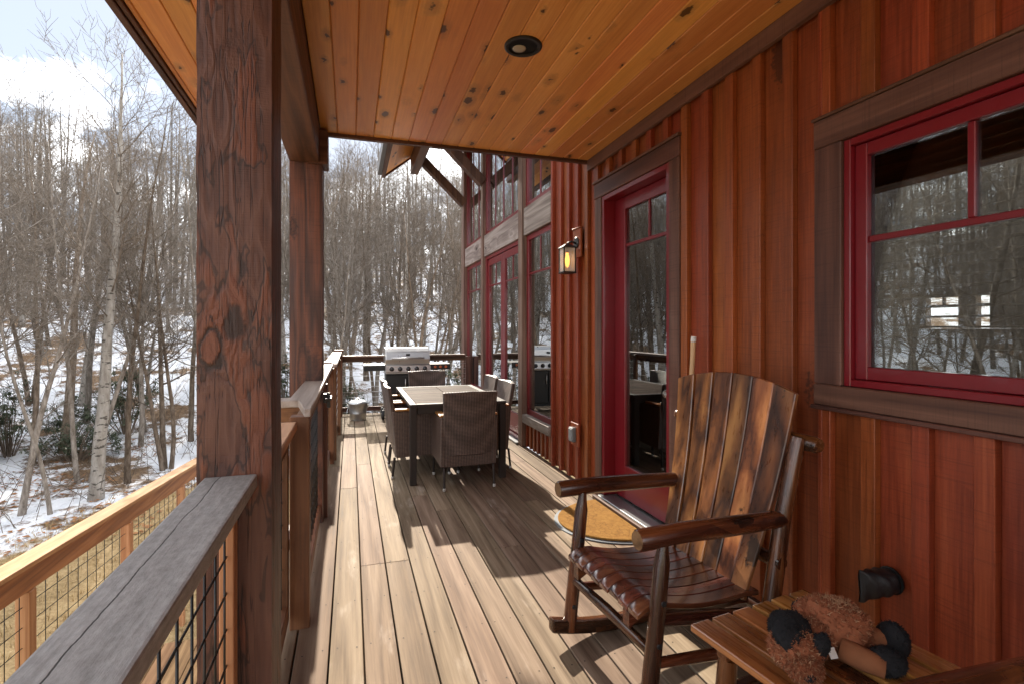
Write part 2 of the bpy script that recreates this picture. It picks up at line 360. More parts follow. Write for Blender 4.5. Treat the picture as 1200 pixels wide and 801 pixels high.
def link(name, me, parent=None, loc=None, rot=None):
    o = bpy.data.objects.new(name, me); COL.objects.link(o)
    if parent: o.parent = parent
    if loc: o.location = loc
    if rot: o.rotation_euler = rot
    return o
def empty(name, loc=(0, 0, 0), rot=(0, 0, 0), label=None, cat=None, group=None, kind=None, parent=None):
    o = bpy.data.objects.new(name, None); COL.objects.link(o); o.location = loc; o.rotation_euler = rot; o.empty_display_size = 0.1
    if parent: o.parent = parent
    tag(o, label, cat, group, kind); return o
def tag(o, label=None, cat=None, group=None, kind=None):
    for k, v in (('label', label), ('category', cat), ('group', group), ('kind', kind)):
        if v: o[k] = v
    return o
def copy_tree(o, parent=None):
    c = o.copy(); COL.objects.link(c)
    if parent: c.parent = parent
    for ch in list(o.children): copy_tree(ch, c)
    return c
_BX = {}
def boxobj(name, x0, x1, y0, y1, z0, z1, mat, parent=None, bevel=0.003, seg=1):
    """box whose mesh is centred and shared between boxes of the same size"""
    d = (round(x1-x0, 4), round(y1-y0, 4), round(z1-z0, 4)); key = (d, mat.name, bevel, seg)
    if key not in _BX:
        _BX[key] = MB().box(-d[0]/2, d[0]/2, -d[1]/2, d[1]/2, -d[2]/2, d[2]/2).mesh(name, mat, False, bevel, seg)
    return link(name, _BX[key], parent, ((x0+x1)/2, (y0+y1)/2, (z0+z1)/2))

# ================================================================== ground and sky-side terrain
def gz(x, y):
    r = math.hypot(x*1.0, y-2)
    base = -2.65
    h = max(0.0, r-17.0); rise = 0.30*h*h/(h+9.0) if h > 0 else 0
    rise = min(rise, 14+0.02*h) if rise > 14 else rise
    if y < 0: rise *= max(0.15, 1+y/60)
    sl = -0.05*max(0, 8-r) if r < 8 else 0
    bump = 0.22*mnoise.noise((x*0.16, y*0.16, 3.1))+0.06*mnoise.noise((x*0.6, y*0.6, 1.7))
    bump *= min(1, r/10)
    return base+rise+bump+sl
def ground():
    ts = []
    def spread(a):  # nonuniform coordinate
        return math.copysign(abs(a)**2.2*420+abs(a)*45, a)
    N = 150
    mb = MB()
    xs = [spread(-1+2*i/N) for i in range(N+1)]; ys = [spread(-1+2*i/N)+12 for i in range(N+1)]
    for x in xs:
        for y in ys: mb.v.append((x, y, gz(x, y)))
    for i in range(N):
        for j in range(N):
            a = i*(N+1)+j; mb.f.append((a, a+N+1, a+N+2, a+1))
    n = NT('snowy_ground'); v = n.new('ShaderNodeTexCoord').outputs['Object']
    big = n.noise(v, 0.33, 4, 0.55); mid = n.noise(v, 1.6, 5, 0.65); fin = n.noise(v, 14, 5, 0.7)
    litter = n.ramp(n.math('ADD', n.math('MULTIPLY', fin, 0.7), n.math('MULTIPLY', mid, 0.3)), [(0.32, (0.055, 0.034, 0.02)), (0.5, (0.17, 0.105, 0.06)), (0.68, (0.34, 0.235, 0.14))])
    lawn = n.ramp(n.math('ADD', n.math('MULTIPLY', fin, 0.6), n.math('MULTIPLY', mid, 0.4)), [(0.3, (0.16, 0.105, 0.05)), (0.5, (0.34, 0.235, 0.115)), (0.7, (0.50, 0.37, 0.20))])
    sep = n.new('ShaderNodeSeparateXYZ'); n.set(sep.inputs[0], v)
    # distance from the house decides where snow has melted off
    dd = n.math('ADD', n.math('MULTIPLY', sep.outputs[0], -1.0), n.math('MULTIPLY', sep.outputs[1], 0.55))
    edge = n.math('ADD', dd, n.math('MULTIPLY', n.math('SUBTRACT', mid, 0.5), 3.2))
    edge = n.math('MAXIMUM', edge, n.math('SUBTRACT', n.math('ADD', sep.outputs[1], n.math('MULTIPLY', mid, 2.0)), 3.6))
    melt = n.smooth(edge, 12.1, 12.9)
    thin = n.smooth(n.math('ADD', n.math('MULTIPLY', big, 0.5), n.math('ADD', n.math('MULTIPLY', mid, 0.35), n.math('MULTIPLY', fin, 0.15))), 0.45, 0.51)
    thin = n.math('MAXIMUM', thin, n.smooth(edge, 12.6, 13.0)) if False else thin
    snow = n.mix(fin, (0.66, 0.69, 0.76), (0.86, 0.88, 0.92))
    c = n.mix(thin, litter, snow)
    c = n.mix(melt, lawn, c)
    n.pr(col=c, rough=0.8, spec=0.2); n.bump(n.math('ADD', fin, mid), 0.5, 0.08)
    o = mb.build('ground', n.m, smooth=True, fixn=False); tag(o, kind='structure'); o['label'] = 'snow patched slope with leaf litter and tan dry grass'
    return o
ground()

# ================================================================== the deck
BW = 0.1453; DX0 = -0.09
WX = 2.03                                 # face of the siding
deck = MB().box(-0.40, 2.02, -2.0, 8.98, -0.30, -0.12).build('deck', plain('deck_shadow_gap', (0.03, 0.02, 0.014), 0.95, spec=0.0), bevel=0)
tag(deck, 'tan weathered plank deck of the porch', None, None, 'structure')
rd = random.Random(3)
dm = DECK(); screws = MB()
def screw(x, y, z=0.0006):
    n = 6; screws.add([(x+0.0040*math.cos(2*PI*k/n), y+0.0040*math.sin(2*PI*k/n), z) for k in range(n)], [tuple(range(n))])
for i in range(-2, 15):
    x0 = DX0+i*BW+0.0038; x1 = DX0+(i+1)*BW-0.0038
    if i == 14: x1 = 2.028
    if x0 > 2.0: break
    y = -2.0
    cuts = []
    y += rd.choice((1.2, 2.0, 2.8, 3.6))
    while y < 8.7:
        cuts.append(round(y/0.4)*0.4); y += rd.choice((2.4, 3.2, 3.6, 4.8))
    ya = -2.0
    for cy in cuts+[8.98]:
        boxobj('deck_board', x0, x1, ya+0.0015, cy-0.0015, -0.032+rd.uniform(-0.0005, 0.0005), 0.0+rd.uniform(-0.0012, 0), dm, deck, 0.0022, 1)
        for e in (ya+0.02, cy-0.02):
            for t in (0.2, 0.8): screw(x0+(x1-x0)*t, e)
        ya = cy
    yy = 0.0
    while yy < 8.9:
        for t in (0.2, 0.8): screw(x0+(x1-x0)*t+rd.uniform(-.004, .004), yy+rd.uniform(-.01, .01))
        yy += 0.4
so = screws.build('deck_screws', plain('screw_metal', (0.045, 0.032, 0.023), 0.7, 0.0, spec=0.2), deck, fixn=False); tag(so, kind='stuff')
rim = boxobj('rim_joist', -0.44, -0.403, -2.0, 8.98, -0.28, -0.036, TRIM('Y'), deck)
boxobj('rim_joist', -0.40, 2.02, 8.983, 9.02, -0.28, -0.036, TRIM('X'), deck)
for (px, py) in ((-0.3, 2.0), (-0.3, 5.5), (-0.3, 8.85), (1.9, 8.85)):
    boxobj('deck_footing_post', px-0.07, px+0.07, py-0.07, py+0.07, -3.2, -0.302, TRIM('Z'), deck)

# ================================================================== porch ceiling, beam and posts
TILT = -0.0155; CZ0 = 2.953              # the ceiling falls very slightly away from the viewer
ceil = empty('ceiling', (0, 0, CZ0), (math.atan(TILT), 0, 0), 'varnished knotty pine plank ceiling over the porch', None, None, 'structure')
CWD = 0.1315; pm_ = PINE('Y')
cx = -0.094
rc = random.Random(11)
for i in range(-1, 17):
    a = cx+i*CWD; b = a+CWD
    a2 = max(a, -0.215); b2 = min(b, 2.018)
    if b2-a2 < 0.02: continue
    boxobj('ceiling_board', a2+0.0007, b2-0.0007, -2.5, 4.08, 0.0, 0.018, pm_, ceil, 0.005, 1)
for i in range(6):                         # soffit boards outside the beam
    a = -0.43-(i+1)*CWD; b = a+CWD; a = max(a, -0.985)
    if b-a < 0.02: continue
    boxobj('ceiling_board', a+0.0007, b-0.0007, -2.5, 4.10, -0.005, 0.013, pm_, ceil, 0.005, 1)
# trims of the ceiling, and unseen sheets added to stop light between boards
boxobj('ceiling_backing', -0.216, 2.02, -2.5, 4.081, 0.0185, 0.05, plain('backing', (0.05, 0.03, 0.02), 0.9), ceil, 0)
boxobj('ceiling_backing', -0.986, -0.43, -2.5, 4.10, 0.0135, 0.05, plain('backing', (0.05, 0.03, 0.02), 0.9), ceil, 0)
boxobj('edge_trim', -0.215, 1.99, 4.082, 4.125, -0.022, 0.06, TRIM('X'), ceil)
boxobj('wall_trim', 1.972, 2.004, -2.5, 4.08, -0.095, -0.002, TRIM('Y'), ceil)
boxobj('fascia', -1.048, -1.012, -2.5, 4.14, -0.03, 0.17, TRIM('Y'), ceil)
boxobj('fascia', -1.010, -0.987, -2.5, 4.13, -0.018, 0.12, TRIM('Y'), ceil)
boxobj('drip_edge', -1.062, -1.050, -2.5, 4.15, 0.02, 0.18, plain('drip_metal', (0.16, 0.15, 0.145), 0.4, 0.5), ceil)
boxobj('roof_deck', -1.07, 2.6, -2.5, 4.16, 0.20, 0.28, plain('roof_metal', (0.09, 0.08, 0.075), 0.45, 0.4), ceil)  # unseen roof slab, added so sun does not come through
# recessed downlight
lt = empty('recessed_light', (0.87, 2.566, 2.953-0.0155*2.566), (math.atan(TILT), 0, 0), 'round black recessed downlight in the pine ceiling', 'ceiling light')
ring = MB()
for (r0, z0), (r1, z1) in zip([(0.100, -0.0005), (0.100, -0.006), (0.092, -0.010), (0.078, -0.009), (0.076, -0.001)], [(0.100, -0.006), (0.092, -0.010), (0.078, -0.009), (0.076, -0.001), (0.075, -0.0006)]):
    ring.grid(lambda u, v: ((r0+(r1-r0)*v)*math.cos(2*PI*u), (r0+(r1-r0)*v)*math.sin(2*PI*u), z0+(z1-z0)*v), 32, 1)
ring.build('trim_ring', plain('bronze_ring', (0.02, 0.017, 0.015), 0.35, 0.3), lt, 'auto', fixn=False)
MB().lathe([(0.0001, -0.0012), (0.0765, -0.0012)], 32).build('baffle', plain('baffle_black', (0.006, 0.005, 0.005), 0.6), lt, fixn=False)
MB().lathe([(0.0001, -0.0085), (0.020, -0.0075), (0.034, -0.004), (0.037, -0.0016)], 24, (-0.012, 0.028, 0)).build('lens', plain('lamp_lens', (0.42, 0.38, 0.32), 0.25), lt, True)
# long beam over the posts
bmz = 2.63
bm_o = MB().box(-0.425, -0.218, -2.5, 4.20, bmz, 3.02)
bm_o.build('timber_beam', wood('beam_wood', ((0.05, 0.022, 0.014), (0.11, 0.05, 0.032), (0.19, 0.085, 0.05)), 'Y', 0.55, 0.5, 0.1, knot=0.4, bands=9, saw=0.3), bevel=0.006, center=True)
tag(bpy.data.objects['timber_beam'], 'long dark brown timber beam along the porch ceiling above the posts', 'beam')
blk = boxobj('beam_block', -0.30, -0.160, 3.975, 4.172, 2.62, 2.872, TRIM('X'), None, 0.005)
tag(blk, 'dark squared timber block at the top of the farther post', 'beam end')
# near post: adaptively displaced faces for a hewn outline
def hewn_post(name, x0, x1, y0, y1, z0, z1, nz, amp):
    mb = MB(); n = 6; per = []
    for k in range(4*n):
        s, t = divmod(k, n); t /= n
        p = [(x0+(x1-x0)*t, y0), (x1, y0+(y1-y0)*t), (x1-(x1-x0)*t, y1), (x0, y1-(y1-y0)*t)][s]
        per.append(p)
    m = len(per)
    cxm, cym = (x0+x1)/2, (y0+y1)/2
    for i in range(nz+1):
        z = z0+(z1-z0)*i/nz
        for k, (x, y) in enumerate(per):
            corner = (k % n == 0)
            g = amp*mnoise.noise((x*18, y*18, z*4.5))+amp*0.5*mnoise.noise((x*50, y*50, z*13))-(0.005 if corner else 0)
            d = Vector((x-cxm, y-cym)); d.normalize()
            mb.v.append((x+d.x*g, y+d.y*g, z))
    for i in range(nz):
        for k in range(m):
            k2 = (k+1) % m; mb.f.append((i*m+k, i*m+k2, (i+1)*m+k2, (i+1)*m+k))
    mb.f.append(tuple(range(m))[::-1]); mb.f.append(tuple(nz*m+k for k in range(m)))
    return mb
p1 = hewn_post('timber_post', -0.425, -0.222, 1.67, 1.895, -0.03, 2.628, 190, 0.0035).build('timber_post', POSTW(), smooth='auto')
tag(p1, 'thick rough sawn reddish brown porch post with knots, nearest the viewer', 'post')
def POST2(): return wood('post_two', ((0.035, 0.016, 0.011), (0.088, 0.036, 0.022), (0.16, 0.06, 0.03)), 'Z', 0.5, 0.5, 0.1, knot=0.42, bands=12, bandmix=0.45, bdist=0.005, saw=0.2, gl=0.6)
p2 = hewn_post('timber_post', -0.425, -0.195, 4.0, 4.215, -0.03, 2.628, 90, 0.004).build('timber_post', POST2(), smooth='auto')
tag(p2, 'second reddish brown porch post, farther off, rising behind the railing corner', 'post')

# ================================================================== the cabin
cabin = empty('cabin', (2.03, 4, 0), (0, 0, 0), 'red brown board and batten cabin wall with red framed doors and windows', 'house')
CL = Vector(cabin.location)
def cb(name, x0, x1, y0, y1, z0, z1, mat, parent=cabin, bevel=0.003, seg=1):
    off = Vector((0, 0, 0)); p = parent
    while p: off += p.location; p = p.parent
    return boxobj(name, x0-off.x, x1-off.x, y0-off.y, y1-off.y, z0-off.z, z1-off.z, mat, parent, bevel, seg)
def part(name, parent=cabin, loc=(0, 0, 0)):
    return empty(name, loc, parent=parent)
ZT = 2.93
# openings: (y0,y1,z0,z1)
WIN = (0.655, 1.755, 1.090, 2.330); DOOR = (2.83, 3.90, 0.0, 2.60)
SIDE_Y0, SIDE_Y1 = -2.5, 4.93
wall = cb('wall', 2.055, 2.16, 3.90, 4.93, 0, 5.4, plain('sheathing', (0.08, 0.03, 0.015), 0.8), bevel=0)
for (a, b, c, d) in ((1.755, 2.83, 0, ZT), (SIDE_Y0, 0.655, 0, ZT), (0.655, 1.755, 0, 1.09), (0.655, 1.755, 2.33, ZT), (2.83, 3.90, 2.60, ZT)):
    cb('sheathing', 2.055, 2.16, a+0.0002, b-0.0002, c, d, plain('sheathing', (0.08, 0.03, 0.015), 0.8), wall, 0)
sm_ = SIDE()
def pieces(y0, y1):
    """vertical runs left by the openings for a strip y0..y1 -> list of (ya,yb,z0,z1)"""
    out = []; cuts = sorted(set([y0, y1]+[c for o in (WIN, DOOR) for c in o[:2] if y0 < c < y1]))
    for a, b in zip(cuts, cuts[1:]):
        if b-a < 0.006: continue
        m = (a+b)/2; zr = [(0.012, ZT if m < 4.05 else 5.4)]
        for o in (WIN, DOOR):
            if o[0] < m < o[1]:
                zr = [q for (p, r) in zr for q in ((p, o[2]), (o[3], r)) if q[1]-q[0] > 0.03]
        out += [(a, b, p, r) for p, r in zr]
    return out
k = -18
while True:
    yb = 1.115+0.2*k
    if yb > SIDE_Y1-0.05: break
    for (a, b, c, d) in pieces(yb+0.03, min(yb+0.23, SIDE_Y1)):
        cb('siding_board', WX, 2.0548, a+0.0015, b-0.0015, c, d, sm_, wall, 0.002)
    for (a, b, c, d) in pieces(yb, yb+0.06):
        if b-a > 0.02: cb('batten', WX-0.035, WX-0.0004, a, b, c+0.001, d, sm_, wall, 0.0025)
    k += 1
nails = MB(); rn = random.Random(5)
for kk in range(-1, 19):
    yb = 1.115+0.2*kk
    for z in (0.12, 0.42, 0.75, 1.0, 1.35, 1.75, 2.15, 2.45, 2.8):
        for q in (0.018, 0.042):
            if not (2.7 < yb < 3.97 and z < 2.7) and not (0.6 < yb < 1.8 and 1.02 < z < 2.4) and (abs(z*7 % 1-0.5) < 0.9):
                nails.lathe([(0.0001, -0.0010), (0.0042, 0)], 6, (WX-0.0352-2.03, yb+q+rn.uniform(-.004, .004)-4, z+rn.uniform(-.03, .03)), 'X')
tag(nails.build('siding_nails', plain('nail_metal', (0.50, 0.40, 0.34), 0.5, 0.2), wall, fixn=False), kind='stuff')
# corner trim between siding and the glass wall
cb('corner_trim', 1.990, 2.054, 4.932, 4.975, 0.0, 5.4, SIDE(), wall)
cb('base_trim', 2.004, 2.028, -2.5, 2.78, 0.0015, 0.0105, TRIM('Y'), wall, 0.001)

# ---- big window
win = part('window')
def red_frame(parent, y0, y1, z0, z1, x0, x1, wd, name='frame'):
    m = RED()
    cb(name, x0, x1, y0, y0+wd, z0, z1, m, parent); cb(name, x0, x1, y1-wd, y1, z0, z1, m, parent)
    cb(name, x0, x1, y0+wd+.0004, y1-wd-.0004, z0, z0+wd, m, parent); cb(name, x0, x1, y0+wd+.0004, y1-wd-.0004, z1-wd, z1, m, parent)
def pane(parent, y0, y1, z0, z1, x):
    return cb('pane', x, x+0.006, y0, y1, z0, z1, GLASS(), parent, 0)
# trim boards
cb('trim_board', 1.984, 2.029, 1.655, 1.787, 1.178, 2.218, TRIM('Z'), win, 0.004)
cb('trim_board', 1.984, 2.029, 0.625, 0.757, 1.178, 2.218, TRIM('Z'), win, 0.004)
cb('trim_board', 1.982, 2.029, 0.625, 1.788, 2.219, 2.342, TRIM('Y'), win, 0.004)
cb('drip_cap', 1.974, 2.029, 0.620, 1.795, 2.343, 2.356, TRIM('Y'), win, 0.003)
cb('trim_board', 1.982, 2.029, 0.625, 1.788, 1.085, 1.177, TRIM('Y'), win, 0.004)
cb('sill', 1.970, 2.029, 0.620, 1.795, 1.066, 1.084, TRIM('Y'), win, 0.003)
red_frame(win, 0.758, 1.654, 1.179, 2.217, 2.000, 2.10, 0.030)
red_frame(win, 0.790, 1.622, 1.211, 2.185, 2.024, 2.075, 0.052, 'sash')
cb('muntin', 2.034, 2.066, 0.843, 1.569, 1.775, 1.800, RED(), win); cb('muntin', 2.036, 2.064, 1.194, 1.218, 1.801, 2.132, RED(), win)
pane(win, 0.843, 1.569, 1.264, 2.132, 2.048)
# blind slats behind the pane
bl = MB()
for i in range(22):
    z = 2.11-i*0.038
    bl.beam((2.105, 0.80, z), (2.105, 1.60, z), 0.026, 0.0016, (0.25, 0, 1))
for y in (0.95, 1.45): bl.beam((2.105, y, 1.2), (2.105, y, 2.15), 0.002, 0.002, (1, 0, 0))
bl.v = [(x-2.03, y-4, z) for x, y, z in bl.v]
tag(bl.build('blind_slats', plain('blind_wood', (0.14, 0.085, 0.05), 0.5), win, fixn=False), kind='stuff')

# ---- porch door
door = part('door')
cb('trim_board', 1.986, 2.029, 3.842, 3.952, 0.012, 2.515, TRIM('Z'), door, 0.004); cb('trim_board', 1.986, 2.029, 2.782, 2.892, 0.012, 2.515, TRIM('Z'), door, 0.004)
cb('trim_board', 1.980, 2.029, 2.775, 3.958, 2.516, 2.640, TRIM('Y'), door, 0.004); cb('drip_cap', 1.965, 2.029, 2.765, 3.968, 2.641, 2.66, TRIM('Y'), door)
cb('jamb', 1.994, 2.16, 3.805, 3.8415, 0.05, 2.515, RED(), door); cb('jamb', 1.994, 2.16, 2.8925, 2.93, 0.05, 2.515, RED(), door)
cb('jamb', 1.994, 2.16, 2.931, 3.804, 2.478, 2.515, RED(), door)
dx0, dx1 = 2.095, 2.14
cb('stile', dx0, dx1, 3.64, 3.803, 0.062, 2.475, RED(), door); cb('stile', dx0, dx1, 2.932, 3.05, 0.062, 2.475, RED(), door)
cb('rail', dx0, dx1, 3.051, 3.639, 0.062, 0.325, RED(), door); cb('rail', dx0, dx1, 3.051, 3.639, 2.375, 2.475, RED(), door)
cb('muntin', dx0+0.008, dx1-0.008, 3.051, 3.639, 2.075, 2.100, RED(), door); cb('muntin', dx0+0.010, dx1-0.010, 3.30, 3.322, 2.101, 2.374, RED(), door)
pane(door, 3.051, 3.639, 0.326, 2.374, 2.115)
hd = MB().lathe([(0.028, 2.094), (0.028, 2.086), (0.012, 2.084), (0.011, 2.052), (0.022, 2.05), (0.030, 2.036), (0.024, 2.022), (0.006, 2.018)], 16, (0, 2.99, 0.98), 'X')
hd.v = [(x-2.03, y-4, z) for x, y, z in hd.v]
hd.build('door_knob', plain('nickel', (0.55, 0.53, 0.50), 0.25, 1.0), door, 'auto')
cb('threshold', 1.955, 2.16, 2.90, 3.84, 0.018, 0.048, plain('sill_metal', (0.36, 0.37, 0.38), 0.38, 0.85), door, 0.004)
cb('threshold_nosing', 1.925, 1.954, 2.86, 3.88, 0.002, 0.040, TRIM('Y'), door, 0.004)

# ---- glass wall beyond the porch
GY0, GY1 = 4.976, 9.36
posts = [(5.84, 5.985), (7.76, 7.875), (9.16, 9.36)]
for (a, b) in posts: cb('wall_post', 1.962, 2.10, a, b, 0.0, 5.6, wood('mullion_post', ((0.075, 0.04, 0.028), (0.15, 0.085, 0.06), (0.22, 0.13, 0.095)), 'Z', 0.6, 0.3, 0.1, bands=8), bevel=0.006)
cb('corner_board', 2.101, 2.30, 9.361, 9.385, 0, 5.6, SIDE())
bays = [(4.977, 5.839), (5.986, 7.759), (7.876, 9.159)]
for bi, (a, b) in enumerate(bays):
    cb('lintel_beam', 1.985, 2.12, a+0.001, b-0.001, 2.535, 2.865, GREYBEAM(), bevel=0.006)
    # upper light
    u = part('upper_window')
    red_frame(u, a+0.002, b-0.002, 2.868, 5.2, 2.015, 2.09, 0.055)
    nm = max(1, round((b-a-0.11)/0.42))
    for j in range(1, nm): 
        y = a+0.055+(b-a-0.11)*j/nm; cb('muntin', 2.035, 2.06, y-0.010, y+0.010, 2.924, 5.144, RED(), u)
    pane(u, a+0.058, b-0.058, 2.924, 5.144, 2.045)
    if bi == 1:
        d = part('french_door')
        m = (a+b)/2
        red_frame(d, a+0.002, b-0.002, 0.03, 2.533, 2.012, 2.10, 0.05)
        for (p, q) in ((a+0.054, m-0.003), (m+0.003, b-0.054)):
            st = 0.095
            cb('stile', 2.03, 2.075, p, p+st, 0.085, 2.48, RED(), d); cb('stile', 2.03, 2.075, q-st, q, 0.085, 2.48, RED(), d)
            cb('rail', 2.03, 2.075, p+st+.001, q-st-.001, 0.085, 0.33, RED(), d); cb('rail', 2.03, 2.075, p+st+.001, q-st-.001, 2.38, 2.48, RED(), d)
            cb('muntin', 2.04, 2.066, p+st+.001, q-st-.001, 2.06, 2.085, RED(), d); cb('muntin', 2.042, 2.064, (p+q)/2-0.01, (p+q)/2+0.01, 2.086, 2.379, RED(), d)
            pane(d, p+st+.001, q-st-.001, 0.331, 2.379, 2.05)
        cb('threshold', 1.94, 2.10, a+0.004, b-0.004, 0.003, 0.028, plain('sill_metal', (0.36, 0.37, 0.38), 0.38, 0.85), d)
    else:
        wdw = part('tall_window'); z0 = 0.40
        red_frame(wdw, a+0.002, b-0.002, z0, 2.533, 2.025, 2.10, 0.062)
        cb('muntin', 2.035, 2.062, a+0.066, b-0.066, 2.06, 2.085, RED(), wdw); cb('muntin', 2.037, 2.06, (a+b)/2-0.01, (a+b)/2+0.01, 2.086, 2.469, RED(), wdw)
        pane(wdw, a+0.065, b-0.065, z0+0.063, 2.47, 2.045)
        cb('sill', 1.965, 2.10, a+0.002, b-0.002, z0-0.10, z0-0.001, GREYBEAM(), wdw)
        cb('apron', WX+0.002, 2.05, a+0.002, b-0.002, 0.012, z0-0.102, sm_, wdw)
        y = a+0.05
        while y < b-0.06:
            cb('batten', WX-0.022, WX+0.0015, y, y+0.05, 0.013, z0-0.103, sm_, wdw, 0.002); y += 0.125
# upper gable-side roof over the glass wall
rf = part('roof')
sl_ = 0.80; ex, ez = 0.60, 4.19
def rz(x): return ez+(x-ex)*sl_
def rprism(name, poly, y0, y1, mat):
    mb = MB().prism(poly, 'Y', y0, y1); mb.v = [(x-2.03, y-4, z) for x, y, z in mb.v]; return mb.build(name, mat, rf)
rprism('roof_slab', [(ex-0.02, rz(ex-0.02)+0.06), (4.6, rz(4.6)+0.06), (4.6, rz(4.6)+0.22), (ex-0.02, rz(ex-0.02)+0.22)], 4.3, 9.66, plain('roof_metal', (0.09, 0.08, 0.075), 0.45, 0.4))
for j in range(11):                        # pine soffit boards of the upper eave
    xa, xb = ex+0.012+j*0.13, ex+0.012+(j+1)*0.13-0.002
    rprism('soffit_board', [(xa, rz(xa)+0.036), (xb, rz(xb)+0.036), (xb, rz(xb)+0.058), (xa, rz(xa)+0.058)], 4.3, 9.60, PINE('Y'))
rprism('fascia', [(ex-0.06, rz(ex)-0.02), (ex, rz(ex)-0.02), (ex, rz(ex)+0.2), (ex-0.06, rz(ex)+0.2)], 4.3, 9.65, TRIM('Y'))
rprism('fascia', [(ex-0.13, rz(ex)+0.03), (ex-0.062, rz(ex)+0.03), (ex-0.062, rz(ex)+0.22), (ex-0.13, rz(ex)+0.22)], 4.3, 9.66, plain('drip_metal', (0.16, 0.15, 0.145), 0.4, 0.5))
rprism('rake_board', [(ex, rz(ex)-0.0), (2.0, rz(2.0)-0.0), (2.0, rz(2.0)+0.2), (ex, rz(ex)+0.2)], 9.605, 9.648, TRIM('X'))
rprism('purlin', [(1.05, 4.26), (1.19, 4.26), (1.19, rz(1.19)+0.03), (1.05, rz(1.05)+0.03)], 4.3, 9.56, TRIM('Y'))
for y in (9.23, 7.81):
    mb = MB().beam((1.15, y, 4.50), (1.985, y, 3.70), 0.14, 0.15, (0, 1, 0)); mb.v = [(x-2.03, yy-4, z) for x, yy, z in mb.v]
    mb.build('knee_brace', TRIM('Z'), rf, bevel=0.006)
# interior shell and back wall with two windows
it = part('interior')
IW = plain('interior_wall', (0.15, 0.105, 0.07), 0.8); IF = wood('interior_floor', ((0.10, 0.05, 0.025), (0.17, 0.09, 0.045), (0.24, 0.13, 0.07)), 'X', 0.4, 0.05)
cb('room_floor', 2.17, 7.0, -2.4, 9.34, -0.06, -0.01, IF, it, 0)
cb('room_ceiling', 2.17, 7.0, -2.4, 4.75, 2.75, 2.80, IW, it, 0)
def back(y0, y1, z0, z1): cb('back_wall', 7.0, 7.1, y0, y1, z0, z1, IW, it, 0)
back(-2.4, 4.75, 0, 1.42); back(-2.4, 4.75, 1.81, 2.75); back(-2.4, 3.96, 1.421, 1.809); back(4.10, 4.28, 1.421, 1.809); back(4.65, 4.75, 1.421, 1.809)
for (a, b) in ((3.96, 4.10), (4.28, 4.65)):
    cb('far_muntin', 7.03, 7.07, a, b, 1.69, 1.715, IW, it, 0)
cb('far_muntin', 7.03, 7.07, 4.455, 4.475, 1.7152, 1.809, IW, it, 0)
back(4.7502, 9.34, 0, 6.2)
cb('party_wall', 2.17, 7.0, 4.76, 4.86, 0, 6.0, IW, it, 0); cb('end_wall', 2.11, 7.0, 9.27, 9.345, 0, 6.0, IW, it, 0); cb('end_wall', 2.17, 7.0, -2.5, -2.41, 0, 2.75, IW, it, 0)
cb('upper_ceiling', 4.6, 7.1, 4.3, 9.6, 6.9, 7.0, IW, it, 0)
cb('house_roof', 2.61, 7.2, -2.5, 4.7, 3.13, 3.25, plain('roof_metal', (0.09, 0.08, 0.075), 0.45, 0.4), it, 0)  # unseen roof slab, added to keep sun out of the rooms
# counter and dining pieces glimpsed through the panes
cb('counter', 5.2, 5.8, -0.5, 2.8, 0, 0.92, wood('cab', ((0.06, 0.03, 0.015), (0.12, 0.06, 0.03), (0.18, 0.1, 0.05)), 'Y'), it, 0.01)
cb('sofa', 3.6, 4.5, 5.4, 7.6, 0, 0.8, plain('sofa_cloth', (0.08, 0.06, 0.05), 0.9), it, 0.05)

# ================================================================== railings
WIRE = plain('black_wire', (0.012, 0.012, 0.012), 0.4, 0.3)
def wire_panel(parent, x, y0, y1, z0, z1, step=0.1016, r=0.0032, name='wire_mesh', axis='Y', slope=0):
    mb = MB(); n = int((y1-y0)/step)
    def P(t, z): return (x, t, z+slope*(t-y0)) if axis == 'Y' else (t, x, z)
    for i in range(n+1):
        t = y1-0.02-i*step
        if t > y0: mb.tube([P(t, z0), P(t, z1)], r, 6)
    z = z0+step*0.7
    while z < z1:
        mb.tube([P(y0, z), P(y1, z)], r, 6); z += step
    return tag(mb.build(name, WIRE, parent, True), kind='stuff')
def rail_top(parent, name, poly, z0, z1, mat, bevel=0.004):
    return MB().prism(poly, 'Z', z0, z1).build(name, mat, parent, bevel=bevel, center=True)
# near section with the broad grey cap
ra = empty('railing', (0, 0, 0), (0, 0, 0), 'near deck railing with broad weathered grey cap and black wire mesh', 'railing')
MB().box(-0.400, -0.262, -1.6, 1.664, 0.955, 0.995).build('rail_cap', CAP(), ra, bevel=0.006, seg=2, center=True)
boxobj('stile', -0.352, -0.314, 1.612, 1.662, 0.06, 0.952, CEDAR('Z'), ra)
boxobj('bottom_rail', -0.352, -0.314, -1.6, 1.611, 0.06, 0.10, RAILW('Y'), ra)
boxobj('stile', -0.352, -0.314, -0.40, -0.35, 0.101, 0.952, RAILW('Z'), ra)
wire_panel(ra, -0.333, -0.349, 1.61, 0.10, 0.953)
